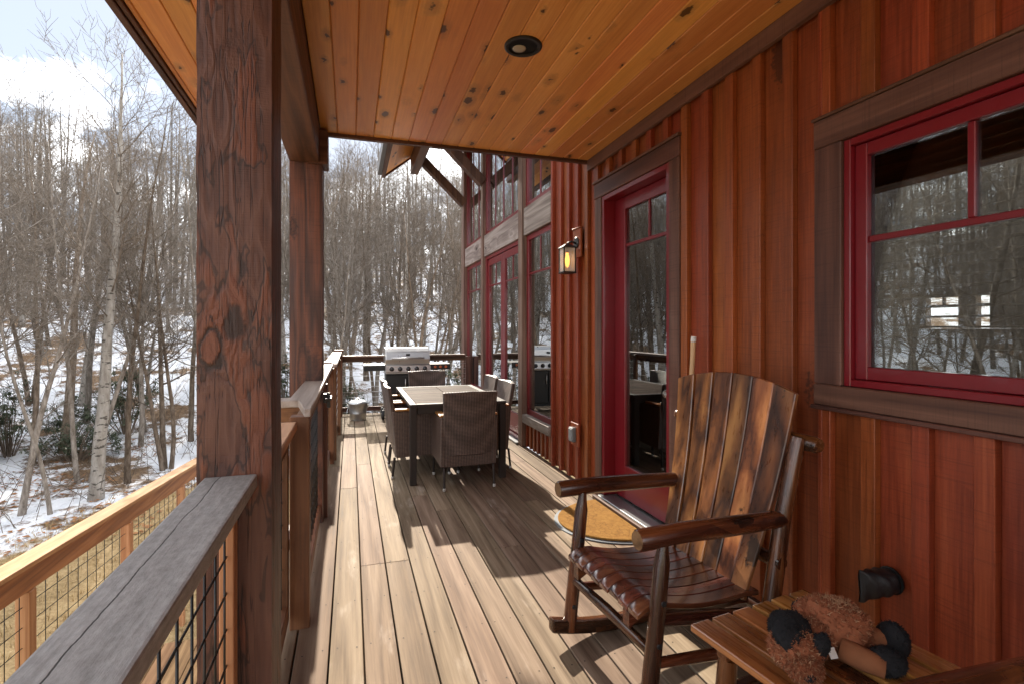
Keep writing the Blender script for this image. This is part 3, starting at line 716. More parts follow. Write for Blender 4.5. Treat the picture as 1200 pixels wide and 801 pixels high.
# short section past the near post
rb = empty('railing', (0, 0, 0), (0, 0, 0), 'short railing section between the near post and the stepped corner', 'railing')
MB().box(-0.395, -0.240, 1.90, 2.598, 0.945, 0.985).build('rail_cap', CEDAR('Y'), rb, bevel=0.005, center=True)
boxobj('stile', -0.345, -0.255, 1.905, 1.95, 0.06, 0.942, RAILW('Z'), rb); boxobj('stile', -0.325, -0.275, 2.545, 2.598, 0.06, 0.942, RAILW('Z'), rb)
boxobj('bottom_rail', -0.325, -0.275, 1.951, 2.544, 0.06, 0.15, RAILW('Y'), rb)
boxobj('top_rail', -0.325, -0.275, 1.951, 2.544, 0.86, 0.942, RAILW('Y'), rb)
wire_panel(rb, -0.30, 1.951, 2.544, 0.15, 0.86, 0.1016)
def CAPG(a='Y'): return wood('greyed_cap', ((0.20, 0.155, 0.125), (0.31, 0.255, 0.215), (0.42, 0.36, 0.315)), a, 0.6, 0.3, 0.15, bands=7)
def corner_section(x, y0, y1, z, label, leftrun, cable, xr):
    r = empty('railing', (0, 0, 0), (0, 0, 0), label, 'railing')
    # cap with a return to the left and a clipped front corner
    yr = y0+0.33
    poly = [(x, y0), (x, y1), (x-0.14, y1), (x-0.14, yr+0.14), (x-leftrun, yr+0.14), (x-leftrun, yr), (x-0.085, yr), (x-0.03, y0)]
    rail_top(r, 'rail_cap', poly, z-0.038, z, CAPG())
    boxobj('top_rail', x-leftrun, x-0.075, yr+0.015, yr+0.05, z-0.14, z-0.0385, RAILW('X'), r)
    boxobj('post', x-0.095, x-0.008, y0+0.014, y0+0.10, -0.02, z-0.0385, RAILW('Z'), r)
    boxobj('top_rail', x-0.072, x-0.030, y0+0.101, y1, z-0.13, z-0.0385, RAILW('Y'), r)
    boxobj('bottom_rail', x-0.072, x-0.030, y0+0.101, y1, 0.05, 0.13, RAILW('Y'), r)
    n = 2
    for i in range(1, n+1):
        y = y0+(y1-y0)*i/n-0.05
        boxobj('post', x-0.029, x+0.012, y-0.04, y+0.04, -0.02, z-0.0385, RAILW('Z'), r)
    if cable:
        for i in range(8):
            zz_ = 0.20+i*(z-0.36)/7
            MB().tube([(x-0.051, y0+0.10, zz_), (x-0.051, y1, zz_)], 0.0032, 6).build('cable', plain('cable_steel', (0.55, 0.55, 0.55), 0.35, 0.9), r, True)
    else: wire_panel(r, x-0.051, y0+0.101, y1, 0.13, z-0.13)
    return r
rc_ = corner_section(-0.180, 2.60, 5.80, 1.042, 'middle deck railing with a clipped cap corner and a black gate latch', 0.32, False, 0)
rd_ = corner_section(-0.140, 5.84, 8.80, 1.045, 'farther deck railing with steel cables along the left edge', 0.30, True, 0)
lb = MB().box(-0.174, -0.150, 3.60, 3.66, 0.93, 0.99).box(-0.160, -0.120, 3.55, 3.72, 0.952, 0.966).box(-0.150, -0.128, 3.585, 3.60, 0.90, 1.0)
lb.build('gate_latch', BLACK(), rc_, bevel=0.003)
# far railing
rf_ = empty('railing', (0, 8.9, 0), (0, 0, 0), 'far deck railing with horizontal steel cables behind the grill', 'railing')
def fr(nm, x0, x1, y0, y1, z0, z1, m, bv=0.004): return boxobj(nm, x0, x1, y0-8.9, y1-8.9, z0, z1, m, rf_, bv)
fr('post', -0.235, -0.135, 8.82, 8.92, -0.02, 1.03, TRIM('Z')); fr('post_cap', -0.255, -0.115, 8.80, 8.94, 1.031, 1.075, RAILW('X'))
fr('post', 1.93, 2.02, 8.83, 8.92, -0.02, 0.94, TRIM('Z')); fr('post', 0.86, 0.94, 8.83, 8.91, 0.10, 0.938, TRIM('Z'))
fr('rail_cap', -0.134, 1.929, 8.80, 8.94, 0.94, 0.978, TRIM('X')); fr('top_rail', -0.134, 1.929, 8.85, 8.89, 0.87, 0.9385, TRIM('X')); fr('bottom_rail', -0.134, 1.929, 8.85, 8.89, 0.06, 0.13, TRIM('X'))
for i in range(8):
    z = 0.20+i*0.088
    MB().tube([(-0.134, -0.03, z), (1.93, -0.03, z)], 0.0036, 6).build('cable', plain('cable_steel', (0.55, 0.55, 0.55), 0.35, 0.9), rf_, True)
# lower stair rail to the left
rl = empty('stair_railing', (-2.4, 4.6, -1.4), (0, 0, 0), 'light cedar railing of the lower walkway left of the deck', 'railing')
def lr(nm, p, q, w_, h_, m): 
    mb = MB().beam(p, q, w_, h_); mb.v = [(a+2.4, b-4.6, c+1.4) for a, b, c in mb.v]; return mb.build(nm, m, rl, bevel=0.004)
SLP = -0.0785
def lz(y): return -0.29+SLP*(y-4.6)
lr('rail_cap', (-2.33, 3.2, lz(3.2)-0.02), (-2.33, 10.4, lz(10.4)-0.02), 0.175, 0.040, CEDAR('Y'))
lr('top_rail', (-2.30, 3.2, lz(3.2)-0.135), (-2.30, 10.4, lz(10.4)-0.135), 0.045, 0.185, wood('orange_cedar', ((0.20, 0.075, 0.028), (0.32, 0.13, 0.048), (0.44, 0.20, 0.08)), 'Y', 0.5, 0.3))
lr('bottom_rail', (-2.315, 3.2, lz(3.2)-0.85), (-2.315, 10.4, lz(10.4)-0.85), 0.045, 0.09, RAILW('Y'))
for y in (4.74, 6.55, 8.4, 10.3): lr('post', (-2.315, y, lz(y)-2.4), (-2.315, y, lz(y)-0.23), 0.09, 0.09, CEDAR('Z'))
mb = MB()
y = 3.3
while y < 10.3:
    mb.tube([(0.085, y-4.6, lz(y)-0.23+1.4), (0.085, y-4.6, lz(y)-0.81+1.4)], 0.0032, 5); y += 0.17
for i in range(4):
    dz = 0.34+i*0.15
    mb.tube([(0.085, 3.3-4.6, lz(3.3)-dz+1.4), (0.085, 10.3-4.6, lz(10.3)-dz+1.4)], 0.0032, 5)
tag(mb.build('wire_mesh', WIRE, rl, True), kind='stuff')
# the walkway itself
wk = MB().box(-2.38, -0.46, 3.0, 5.2, -1.52, -1.37).build('walkway', TRIM('Y')); tag(wk, 'lower wooden landing below the deck railing', None, None, 'structure')
for i in range(14):
    boxobj('landing_board', -2.38+i*0.1375, -2.38+i*0.1375+0.132, 3.0, 5.2, -1.368, -1.335, wood('landing_wood', ((0.09, 0.05, 0.028), (0.16, 0.095, 0.052), (0.24, 0.15, 0.085)), 'Y', 0.9, 0.3, 0.2, spec=0.05), wk)
for i in range(4):
    boxobj('stair_tread', -2.3, -0.5, 5.2+i*0.28, 5.47+i*0.28, -1.56-i*0.18, -1.52-i*0.18, CEDAR('X'), wk)

# ================================================================== rocking chairs
def rocking_chair(label):
    # local frame: origin on the deck under the seat centre; the chair looks towards -X
    cxx, cyy = 1.25, 1.89
    t = empty('rocking_chair', (cxx+0.02, cyy, 0), (0, 0, R(4.2)), label, 'rocking chair', 'log rocking chairs on the porch')
    def T(p): return (p[0]-cxx, p[1]-cyy, p[2])
    def log(nm, pts, rad, mat, n=12, par=t):
        mb = MB(); pts = [T(p) for p in pts]
        mb.tube(pts, rad, n); c = Vector(pts[0])
        o = mb.build(nm, mat, par, 'auto'); return o
    for side, ya in ((1, 2.195), (-1, 1.588)):
        ye = 2.18 if side > 0 else 1.60
        # runner
        rp = []
        for i in range(13):
            u = i/12; x = 0.86+u*1.02; z = 0.030+0.55*(x-1.27)**2*(0.62 if x < 1.27 else 0.5)
            rp.append((x, ye, z))
        mb = MB()
        for i, p in enumerate(rp):
            q = T(p)
            for (dy, dz) in ((-0.024, -0.030), (0.024, -0.030), (0.024, 0.030), (-0.024, 0.030)): mb.v.append((q[0], q[1]+dy, q[2]+dz))
        for i in range(12):
            for k in range(4):
                k2 = (k+1) % 4; mb.f.append((i*4+k, i*4+k2, (i+1)*4+k2, (i+1)*4+k))
        mb.f += [(3, 2, 1, 0), (48, 49, 50, 51)]
        mb.build('runner', LOG('X'), t, bevel=0.010, seg=2)
        # front leg, tenoned into the arm
        lg = log('leg', [(0.955, ye, 0.045), (0.972, ye, 0.20), (1.0, ye, 0.42), (1.018, ye, 0.585), (1.022, ye, 0.625), (1.026, ye, 0.665)], [0.030, 0.031, 0.030, 0.029, 0.022, 0.017], LOG('Z'))
        for zb in (0.16, 0.31, 0.455):
            MB().lathe([(0.011, 0), (0.010, -0.004), (0.004, -0.005)], 10, T((0.966+(zb-0.16)*0.13, ye-0.028, zb)), 'Y').build('bolt', BLACK(), lg, 'auto')
        # rear upright
        log('back_post', [(1.50, ye, 0.05), (1.53, ye, 0.25), (1.60, ye+0.00*side, 0.65), (1.665, ye+0.015*side, 0.96), (1.672, ye+0.016*side, 0.985)], [0.034, 0.034, 0.033, 0.031, 0.028], LOG('Z'))
        # arm
        arm = log('arm', [(0.905, ya, 0.687), (0.912, ya, 0.687), (1.1, ya+0.004, 0.686), (1.3, ya, 0.678), (1.53, ya-0.008*side, 0.668), (1.60, ya-0.010*side, 0.664)], [0.033, 0.0375, 0.038, 0.0375, 0.035, 0.031], LOG('X'), 14)
        e = MB().lathe([(0.0325, 0), (0.032, -0.0012), (0.0002, -0.002)], 14, T((0.9048, ya, 0.687)), 'X'); e.build('arm_end', wood('end_grain', ((0.05, 0.02, 0.01), (0.12, 0.055, 0.025), (0.2, 0.1, 0.05)), 'X', 0.5, 0.2), arm)
        # side rail under the seat
        log('side_rail', [(1.0, ye-0.0*side, 0.385), (1.25, ye, 0.345), (1.545, ye, 0.30)], [0.022, 0.026, 0.022], LOG('X'))
        log('side_stretcher', [(0.975, ye, 0.235), (1.25, ye, 0.205), (1.525, ye, 0.18)], [0.018, 0.022, 0.018], LOG('X'))
    for (x, z, r) in ((0.980, 0.27, 0.023), (1.535, 0.30, 0.024)):
        log('stretcher', [(x, 1.605, z), (x, 1.9, z+0.004), (x, 2.175, z)], [r*0.85, r, r*0.85], LOG('Y'))
    log('crossbar', [(1.705, 1.515, 0.963), (1.705, 1.53, 0.963), (1.705, 1.9, 0.962), (1.705, 2.33, 0.96), (1.705, 2.345, 0.96)], [0.026, 0.032, 0.034, 0.031, 0.026], LOG('Y'), 14)
    log('crossbar', [(1.570, 1.57, 0.50), (1.570, 1.9, 0.50), (1.570, 2.21, 0.50)], [0.026, 0.028, 0.026], LOG('Y'))
    # seat: contoured supports and slats
    def seatz(u):                       # u 0 front .. 1 rear; returns x, z
        x = 0.935+0.575*u
        z = 0.452-0.080*u-0.034*math.sin(PI*min(1, u*1.1))+(-0.060*((0.20-u)/0.20)**2 if u < 0.20 else 0)
        return x, z
    for yb in (1.70, 2.08):
        poly = [seatz(i/14) for i in range(15)]
        poly = [(x-cxx, z-0.0115) for x, z in poly]+[(x-cxx, z-0.065) for x, z in poly[::-1]]
        MB().prism(poly, 'Y', yb-0.02-cyy, yb+0.02-cyy).build('seat_support', LOG('X'), t)
    ns = 8; sw = 0.53/ns
    for i in range(ns):
        ya_ = -0.265+i*sw+0.002; yb_ = ya_+sw-0.004
        u0_ = 0.012*((i*7) % 3-1)*0.5
        pr = [seatz(max(0, u0_)+(1-max(0, u0_))*j/16) for j in range(17)]
        mb = MB().prism([(x-cxx, z+0.010) for x, z in pr]+[(x-cxx, z-0.0105) for x, z in pr[::-1]], 'Y', ya_, yb_)
        mb.build('seat_slat', SEATW('X'), t, 'auto', bevel=0.0022, center=True)
    # fanned back slats
    nb = 6
    for i in range(nb):
        a0, a1 = i/nb, (i+1)/nb
        def Yb(a): return 1.895+(a-0.5)*0.515
        def Yt(a): return 1.940+(a-0.5)*0.715
        g0, g1 = 0.0045, 0.0045
        lean = lambda z: 1.452+(z-0.37)*0.268+0.02*math.sin(PI*(z-0.37)/0.85)
        mb = MB(); seg = 8; rows = []
        bow = lambda a: 0.030*(1-(2*a-1)**2)           # slight hollow across the back
        for j in range(seg+1):
            s_ = j/seg
            row = []
            for (aa, gg) in ((a0, g0), (a1, -g1)):
                zt = 1.215-0.055*(2*aa-1)**2
                z = 0.345+(zt-0.345)*s_
                y = Yb(aa)+(Yt(aa)-Yb(aa))*s_+gg
                x = lean(z)+bow((a0+a1)/2)*0.6
                row.append((x, y, z))
            rows.append(row)
        for row in rows:
            for dx in (-0.010, 0.010):
                for p in row: mb.v.append((p[0]+dx-cxx, p[1]-cyy, p[2]+dx*-0.25))
        for j in range(seg):
            o_ = j*4
            for (a_, b_) in ((0, 1), (1, 3), (3, 2), (2, 0)): mb.f.append((o_+a_, o_+b_, o_+4+b_, o_+4+a_))
        mb.f += [(0, 1, 3, 2), (seg*4, seg*4+1, seg*4+3, seg*4+2)]
        mb.build('back_slat', SLATW('Z'), t, bevel=0.0035, center=True)
    return t
rk1 = rocking_chair('whole log rocking chair with fanned slat back beside the doormat')
rk2 = copy_tree(rk1); rk2.location = (1.25, 0.41, 0); rk2.rotation_euler.z = 0.01; tag(rk2, 'rocking chair in the bottom right corner, mostly out of frame, one arm showing', 'rocking chair', 'log rocking chairs on the porch')

# ------------------------------------------------------------------ slatted side table
st = empty('side_table', (1.36, 1.14, 0), (0, 0, R(7)), 'slatted amber brown side table between the two rocking chairs', 'side table')
TZ = 0.462
nsl = 6
for i in range(nsl):
    x0 = -0.272+i*0.0935
    boxobj('table_slat', x0, x0+0.078, -0.31, 0.31, TZ-0.024, TZ, TABW('Y'), st, 0.007, 3)
for y in (-0.22, 0.22): boxobj('apron', -0.23, 0.235, y-0.02, y+0.02, TZ-0.075, TZ-0.0225, LOG('X'), st)
for xq in (-0.20, 0.20):
    for yq in (-0.22, 0.22):
        mb = MB().tube([(xq*1.12, yq*1.1, 0.0), (xq, yq, TZ-0.0755)], [0.034, 0.030], 12); mb.build('leg', LOG('Z'), st, 'auto')

# ------------------------------------------------------------------ plush toy on the side table
def blob(mb, c, r, nu=20, nv=14, M=None, amp=0.06, fr=9, seed=0):
    o = len(mb.v)
    for j in range(nv+1):
        ph = PI*j/nv
        for i in range(nu):
            th = 2*PI*i/nu
            d = Vector((math.sin(ph)*math.cos(th), math.sin(ph)*math.sin(th), math.cos(ph)))
            g = 1+amp*mnoise.noise((d.x*fr*0.3+seed, d.y*fr*0.3, d.z*fr*0.3))+amp*0.5*mnoise.noise((d.x*fr+seed, d.y*fr, d.z*fr))
            p = Vector((d.x*r[0]*g, d.y*r[1]*g, d.z*r[2]*g))
            if M: p = M @ p
            mb.v.append((p.x+c[0], p.y+c[1], p.z+c[2]))
    for j in range(nv):
        for i in range(nu):
            i2 = (i+1) % nu; mb.f.append((o+j*nu+i, o+(j+1)*nu+i, o+(j+1)*nu+i2, o+j*nu+i2))
    return mb
FURB = plain('brown_plush', (0.25, 0.088, 0.045), 0.95, nz=0.5, scale=45, bump=0.3, bscale=90, spec=0.1)
FURT = plain('tan_plush', (0.36, 0.20, 0.115), 0.95, nz=0.4, scale=60, bump=0.8, bscale=160, spec=0.1)
FURK = plain('black_plush', (0.018, 0.018, 0.020), 0.92, nz=0.4, scale=60, bump=0.8, bscale=160, spec=0.12)
FELT = plain('brown_suede', (0.24, 0.095, 0.045), 0.85, nz=0.25, scale=30, spec=0.15)
def Rm(x=0, y=0, z=0): return (Matrix.Rotation(R(z), 3, 'Z') @ Matrix.Rotation(R(y), 3, 'Y') @ Matrix.Rotation(R(x), 3, 'X'))
pl = empty('plush_toy', (1.315, 1.165, TZ), (0, 0, R(-6)), 'floppy brown plush animal with black ears and feet lying on the side table', 'plush toy')
rp_ = random.Random(21); pl.scale = (1.1, 1.1, 1.1)
def fur(src, n, ln, mat, nm, parent, droop=0.35):
    """short strands standing on the faces of src"""
    mb = MB(); fs = src.f; vs = [Vector(v) for v in src.v]
    c = sum(vs, Vector())/len(vs)
    for _ in range(n):
        f = rp_.choice(fs); a, b, d = vs[f[0]], vs[f[1]], vs[f[2]]
        u, v_ = rp_.random(), rp_.random()
        if u+v_ > 1: u, v_ = 1-u, 1-v_
        p = a+(b-a)*u+(d-a)*v_
        nrm = (b-a).cross(d-a)
        if nrm.length < 1e-9: continue
        nrm.normalize()
        if nrm.dot(p-c) < 0: nrm = -nrm
        t = Vector((rp_.uniform(-1, 1), rp_.uniform(-1, 1), rp_.uniform(-1, 0.4)))*droop
        dr = (nrm+t).normalized(); s_ = dr.cross(Vector((rp_.uniform(-1, 1), rp_.uniform(-1, 1), rp_.uniform(-1, 1)))).normalized()*0.0011
        L = ln*rp_.uniform(0.6, 1.2)
        q = p+dr*L*0.6; e = q+(dr+t*0.9).normalized()*L*0.5
        mb.add([p-s_, p+s_, q+s_*0.8, q-s_*0.8, e], [(0, 1, 2, 3), (3, 2, 4)])
    return tag(mb.build(nm, mat, parent, fixn=False), kind='stuff')
B = MB()
blob(B, (0.055, 0.015, 0.068), (0.100, 0.075, 0.066), M=Rm(0, 8, -20), amp=0.13, seed=1)           # trunk
blob(B, (-0.105, -0.035, 0.052), (0.062, 0.060, 0.050), M=Rm(0, 0, 30), amp=0.12, seed=2)         # head
blob(B, (-0.035, -0.01, 0.058), (0.06, 0.05, 0.045), seed=8)                             # neck
blob(B, (-0.118, -0.083, 0.034), (0.040, 0.034, 0.030), seed=3)                           # muzzle
bd_ = B.build('body', FURB, pl, True)
fur(B, 15000, 0.0095, FURB, 'fur', bd_, 0.95); fur(B, 3500, 0.0105, FURT, 'fur_highlight', bd_, 1.0); 
T_ = MB(); blob(T_, (0.058, 0.012, 0.077), (0.080, 0.058, 0.060), M=Rm(0, 8, -20), seed=6)
fur(T_, 2600, 0.0075, FURT, 'fur_highlight', bd_, 0.8)
e1 = MB(); blob(e1, (-0.108, -0.030, 0.092), (0.066, 0.052, 0.024), M=Rm(34, -12, 30), amp=0.12, seed=4); eo = e1.build('ear', FURK, pl, True); fur(e1, 1100, 0.0045, FURK, 'fur', eo)
e1b = MB(); blob(e1b, (-0.062, -0.066, 0.068), (0.030, 0.022, 0.040), M=Rm(20, 0, 20), amp=0.12, seed=14); eo = e1b.build('ear_tip', FURK, pl, True); fur(e1b, 500, 0.0045, FURK, 'fur', eo)
e2 = MB(); blob(e2, (-0.085, 0.055, 0.060), (0.030, 0.020, 0.036), M=Rm(0, 0, 20), amp=0.12, seed=5); eo = e2.build('ear', FURK, pl, True); fur(e2, 400, 0.0045, FURK, 'fur', eo)
e3 = MB(); blob(e3, (0.040, 0.098, 0.070), (0.040, 0.022, 0.026), amp=0.12, seed=7); eo = e3.build('paw', FURK, pl, True); fur(e3, 400, 0.0045, FURK, 'fur', eo)
l1 = MB(); l1.tube([(0.02, -0.045, 0.045), (0.055, -0.085, 0.034), (0.085, -0.115, 0.030)], [0.030, 0.028, 0.026], 12); l1.build('leg', FELT, pl, True)
l2 = MB(); l2.tube([(0.10, -0.01, 0.05), (0.145, -0.035, 0.040), (0.165, -0.045, 0.040)], [0.032, 0.032, 0.032], 12); l2.build('leg', FELT, pl, True)
f1 = MB(); blob(f1, (0.100, -0.105, 0.036), (0.044, 0.032, 0.034), M=Rm(0, 0, -30), amp=0.12, seed=9); fo = f1.build('foot', FURK, pl, True); fur(f1, 700, 0.005, FURK, 'fur', fo)
f2 = MB(); blob(f2, (0.178, -0.050, 0.046), (0.036, 0.044, 0.045), M=Rm(0, 15, -10), amp=0.08, seed=10); fo = f2.build('foot', FURK, pl, True); fur(f2, 500, 0.005, FURK, 'fur', fo)
no = MB(); blob(no, (-0.128, -0.112, 0.030), (0.016, 0.010, 0.010), amp=0.02); no.build('nose', FURK, pl, True)
ey = MB(); blob(ey, (-0.098, -0.088, 0.062), (0.006, 0.006, 0.006), 10, 8, amp=0); ey.build('eye', plain('glass_eye', (0.01, 0.006, 0.004), 0.1, coat=1), pl, True)
tg = MB().box(-0.013, 0.013, -0.001, 0.001, 0, 0.024, Matrix.Translation((-0.030, -0.082, 0.045)) @ Matrix.Rotation(R(-35), 4, 'X') @ Matrix.Rotation(R(15), 4, 'Z')); tg.build('care_tag', plain('white_tag', (0.75, 0.74, 0.72), 0.7), pl)

# ------------------------------------------------------------------ black cover on the wall
vc = empty('tap_cover', (2.003, 1.455, 0.445), (0, 0, 0), 'puffy black padded outdoor tap cover on the siding above the side table', 'tap cover')
mb = MB(); prof = [(0.0, 0.030, 0.040), (-0.012, 0.048, 0.050), (-0.035, 0.054, 0.054), (-0.07, 0.048, 0.054), (-0.105, 0.036, 0.060), (-0.14, 0.020, 0.066), (-0.160, 0.008, 0.071), (-0.164, 0.003, 0.071)]
nn = 28; vc.scale = (0.92, 0.88, 0.88)
def vfn(u, v):
    t = v*(len(prof)-1); i = min(int(t), len(prof)-2); f = t-i
    x, ry, rz_ = [prof[i][k]+(prof[i+1][k]-prof[i][k])*f for k in range(3)]
    a = 2*PI*u; c_, s_ = math.cos(a), math.sin(a)
    e = 0.8
    y = math.copysign(abs(c_)**e, c_)*ry; z = math.copysign(abs(s_)**e, s_)*rz_
    wr = 0.004*mnoise.noise((x*40, y*30, z*30))+0.003*math.sin(x*120+z*40)
    return (x, y+wr+0.012*x/-0.16, z+wr*0.6+0.02*(x/-0.16)*(-0.4))
mb.grid(vfn, nn, 24); mb.build('padded_cover', plain('black_nylon', (0.010, 0.009, 0.010), 0.42, nz=0.3, bump=0.25, bscale=900), vc, True)
MB().tube([(-0.004+0.03*0, 0.052*math.cos(a_*PI/12), 0.052*math.sin(a_*PI/12)) for a_ in range(25)], 0.007, 8, False).build('drawcord_rim', plain('black_cord', (0.008, 0.008, 0.008), 0.9, spec=0.1), vc, True)

# ------------------------------------------------------------------ doormat
dm_ = empty('doormat', (1.918, 3.40, 0.0015), (0, 0, 0), 'half round golden coir doormat with grey rubber edge in front of the door', 'doormat')
def half(rx, ry, n=40): return [(-rx*math.sin(PI*i/n), ry*math.cos(PI*i/n)) for i in range(n+1)]
MB().prism(half(0.50, 0.44), 'Z', 0, 0.006).build('rubber_backing', plain('grey_rubber', (0.17, 0.19, 0.21), 0.6), dm_, bevel=0.002)
n = NT('coir'); v, oi = obj_vec(n, False)
f = n.noise(v, 260, 3, 0.7); g = n.noise(v, 30, 4)
wv = n.new('ShaderNodeTexVoronoi'); wv.feature = 'DISTANCE_TO_EDGE'; n.set(wv.inputs['Vector'], n.vmath('MULTIPLY', v, (26, 18, 26))); wv.inputs['Scale'].default_value = 1
lf = n.smooth(wv.outputs['Distance'], 0.07, 0.03)
r_ = n.vmath('LENGTH', n.vmath('MULTIPLY', v, (1/0.535, 1/0.455, 0)))
inn = n.math('MULTIPLY', n.smooth(r_, 0.80, 0.76), n.smooth(r_, 0.30, 0.36))
c = n.ramp(n.math('ADD', n.math('MULTIPLY', f, 0.6), n.math('MULTIPLY', g, 0.4)), [(0.3, (0.20, 0.092, 0.022)), (0.55, (0.37, 0.19, 0.048)), (0.75, (0.50, 0.28, 0.085))])
c = n.mix(n.math('MULTIPLY', n.math('MULTIPLY', lf, inn), 0.45), c, (0.13, 0.055, 0.018))
n.pr(col=c, rough=0.95, spec=0.1); n.bump(n.math('ADD', f, g), 0.9, 0.008)
MB().prism(half(0.472, 0.412), 'Z', 0.0062, 0.020).build('coir_pile', n.m, dm_, bevel=0.004)

# ------------------------------------------------------------------ broom leaning in the corner by the door
br = empty('broom', (1.955, 2.66, 0), (0, 0, 0), 'pale wooden broom handle leaning on the wall behind the rocking chair', 'broom')
MB().tube([(0.0, 0.02, 0.30), (0.012, -0.05, 1.34)], 0.0150, 12).build('handle', wood('pale_handle', ((0.42, 0.24, 0.10), (0.55, 0.34, 0.16), (0.65, 0.43, 0.22)), 'Z', 0.4, 0.1), br, 'auto')
MB().tube([(0.012, -0.05, 1.342), (0.0125, -0.0525, 1.372)], [0.0158, 0.0150], 12).build('handle_cap', plain('white_cap', (0.55, 0.53, 0.5), 0.4), br, 'auto')
MB().prism([(-0.12, 0.02), (0.12, 0.02), (0.05, 0.28), (0.02, 0.30), (-0.02, 0.30), (-0.05, 0.28)], 'X', -0.02, 0.02).build('bristles', plain('straw', (0.45, 0.30, 0.12), 0.9, nz=0.4, scale=80), br, bevel=0.005)

# ------------------------------------------------------------------ wall lantern
ln_ = empty('wall_lantern', (2.0, 4.30, 2.05), (0, 0, 0), 'black wall lantern with a warm glowing bulb beside the door', 'wall lamp')
boxobj('mounting_block', -0.022, 0.0, -0.075, 0.085, 0.02, 0.28, SIDE(), ln_)
boxobj('mounting_block_cap', -0.030, 0.0, -0.085, 0.095, 0.2805, 0.295, SIDE(), ln_)
MB().lathe([(0.0001, -0.034), (0.045, -0.034), (0.052, -0.028), (0.052, -0.0225)], 20, (0, 0.005, 0.155), 'X').build('back_plate', BLACK(), ln_, 'auto')
MB().tube([(-0.03, 0.005, 0.15), (-0.07, 0.005, 0.165), (-0.115, 0.005, 0.145)], 0.009, 8).build('arm', BLACK(), ln_, True)
lx, lw = -0.115, 0.055
sg = NT('seedy_glass'); sg.t.nodes.remove(sg.b); _t = sg.new('ShaderNodeBsdfTransparent'); _d = sg.new('ShaderNodeBsdfPrincipled'); _d.inputs['Base Color'].default_value = (0.8, 0.8, 0.78, 1); _d.inputs['Roughness'].default_value = 0.2
_m = sg.new('ShaderNodeMixShader'); sg.set(_m.inputs[0], 0.32); sg.t.links.new(_t.outputs[0], _m.inputs[1]); sg.t.links.new(_d.outputs[0], _m.inputs[2]); sg.t.links.new(_m.outputs[0], sg.out.inputs[0]); SEEDY = sg.m
cg = MB()
for a_ in (-1, 1):
    for b_ in (-1, 1): cg.box(lx+a_*lw-0.005, lx+a_*lw+0.005, 0.005+b_*lw-0.005, 0.005+b_*lw+0.005, -0.115, 0.10)
cg.build('cage', BLACK(), ln_)
MB().box(lx-0.064, lx+0.064, -0.059, 0.069, -0.13, -0.1152).build('base', BLACK(), ln_, bevel=0.003)
MB().add([(lx-0.075, -0.07, 0.1005), (lx+0.075, -0.07, 0.1005), (lx+0.075, 0.08, 0.1005), (lx-0.075, 0.08, 0.1005), (lx-0.02, -0.015, 0.138), (lx+0.02, -0.015, 0.138), (lx+0.02, 0.025, 0.138), (lx-0.02, 0.025, 0.138)],
         [(3, 2, 1, 0), (4, 5, 6, 7), (0, 1, 5, 4), (1, 2, 6, 5), (2, 3, 7, 6), (3, 0, 4, 7)]).build('roof', BLACK(), ln_, bevel=0.003)
for (a0, a1, b0, b1) in ((-lw, -lw+.003, -.049, .059), (lw-.003, lw, -.049, .059), (-.049, .049, -.05, -.047), (-.049, .049, .057, .06)):
    MB().box(lx+a0, lx+a1, b0, b1, -0.114, 0.099).build('glass_pane', SEEDY, ln_)
bm_ = NT('warm_bulb'); bm_.pr(col=(0.9, 0.5, 0.15), emis=(1.0, 0.40, 0.06), emiss=0.75, rough=0.3)
MB().lathe([(0.004, -0.075), (0.014, -0.062), (0.022, -0.03), (0.022, 0.0), (0.014, 0.035), (0.012, 0.06)], 16, (lx, 0.005, 0)).build('bulb', bm_.m, ln_, True)
MB().lathe([(0.014, 0.0605), (0.015, 0.099)], 12, (lx, 0.005, 0)).build('socket', BLACK(), ln_, 'auto')

# ------------------------------------------------------------------ outlet box
ob = empty('outlet_box', (2.0, 4.36, 0.44), (0, 0, 0), 'grey weatherproof outlet box low on the siding left of the door', 'outlet')
boxobj('mounting_block', -0.020, 0.0, -0.085, 0.085, -0.10, 0.11, SIDE(), ob)
boxobj('cover', -0.060, -0.0205, -0.045, 0.045, -0.062, 0.072, plain('grey_cover', (0.15, 0.155, 0.155), 0.4), ob, 0.012, 3)
boxobj('lid_rim', -0.0655, -0.0605, -0.036, 0.036, -0.05, 0.06, plain('grey_lid', (0.24, 0.24, 0.235), 0.35), ob, 0.003)

# ================================================================== dining set
tb = empty('dining_table', (0.965, 5.43, 0), (0, 0, 0), 'rectangular outdoor dining table with grey brown slatted top', 'dining table')
tw, tl, th = 0.455, 0.74, 0.735
TMET = plain('bronze_frame', (0.035, 0.026, 0.022), 0.6, 0.0, spec=0.25)
for sx_ in (-1, 1):
    boxobj('top_frame', sx_*tw-0.03*(sx_ > 0)*2+0.0, sx_*tw+0.03*(sx_ < 0)*2, -tl, tl, th-0.03, th, TMET, tb)
for sy_ in (-1, 1):
    boxobj('top_frame', -tw+0.0605, tw-0.0605, sy_*tl-0.06*(sy_ > 0), sy_*tl+0.06*(sy_ < 0), th-0.03, th, TMET, tb)
    boxobj('apron', -tw+0.07, tw-0.07, sy_*(tl-0.045)-0.012, sy_*(tl-0.045)+0.012, th-0.095, th-0.031, TMET, tb)
ns_ = 15
SLT = wood('faded_slat', ((0.040, 0.026, 0.019), (0.07, 0.048, 0.036), (0.11, 0.078, 0.06)), 'X', 0.75, 0.2, 0.25, bands=5, spec=0.06)
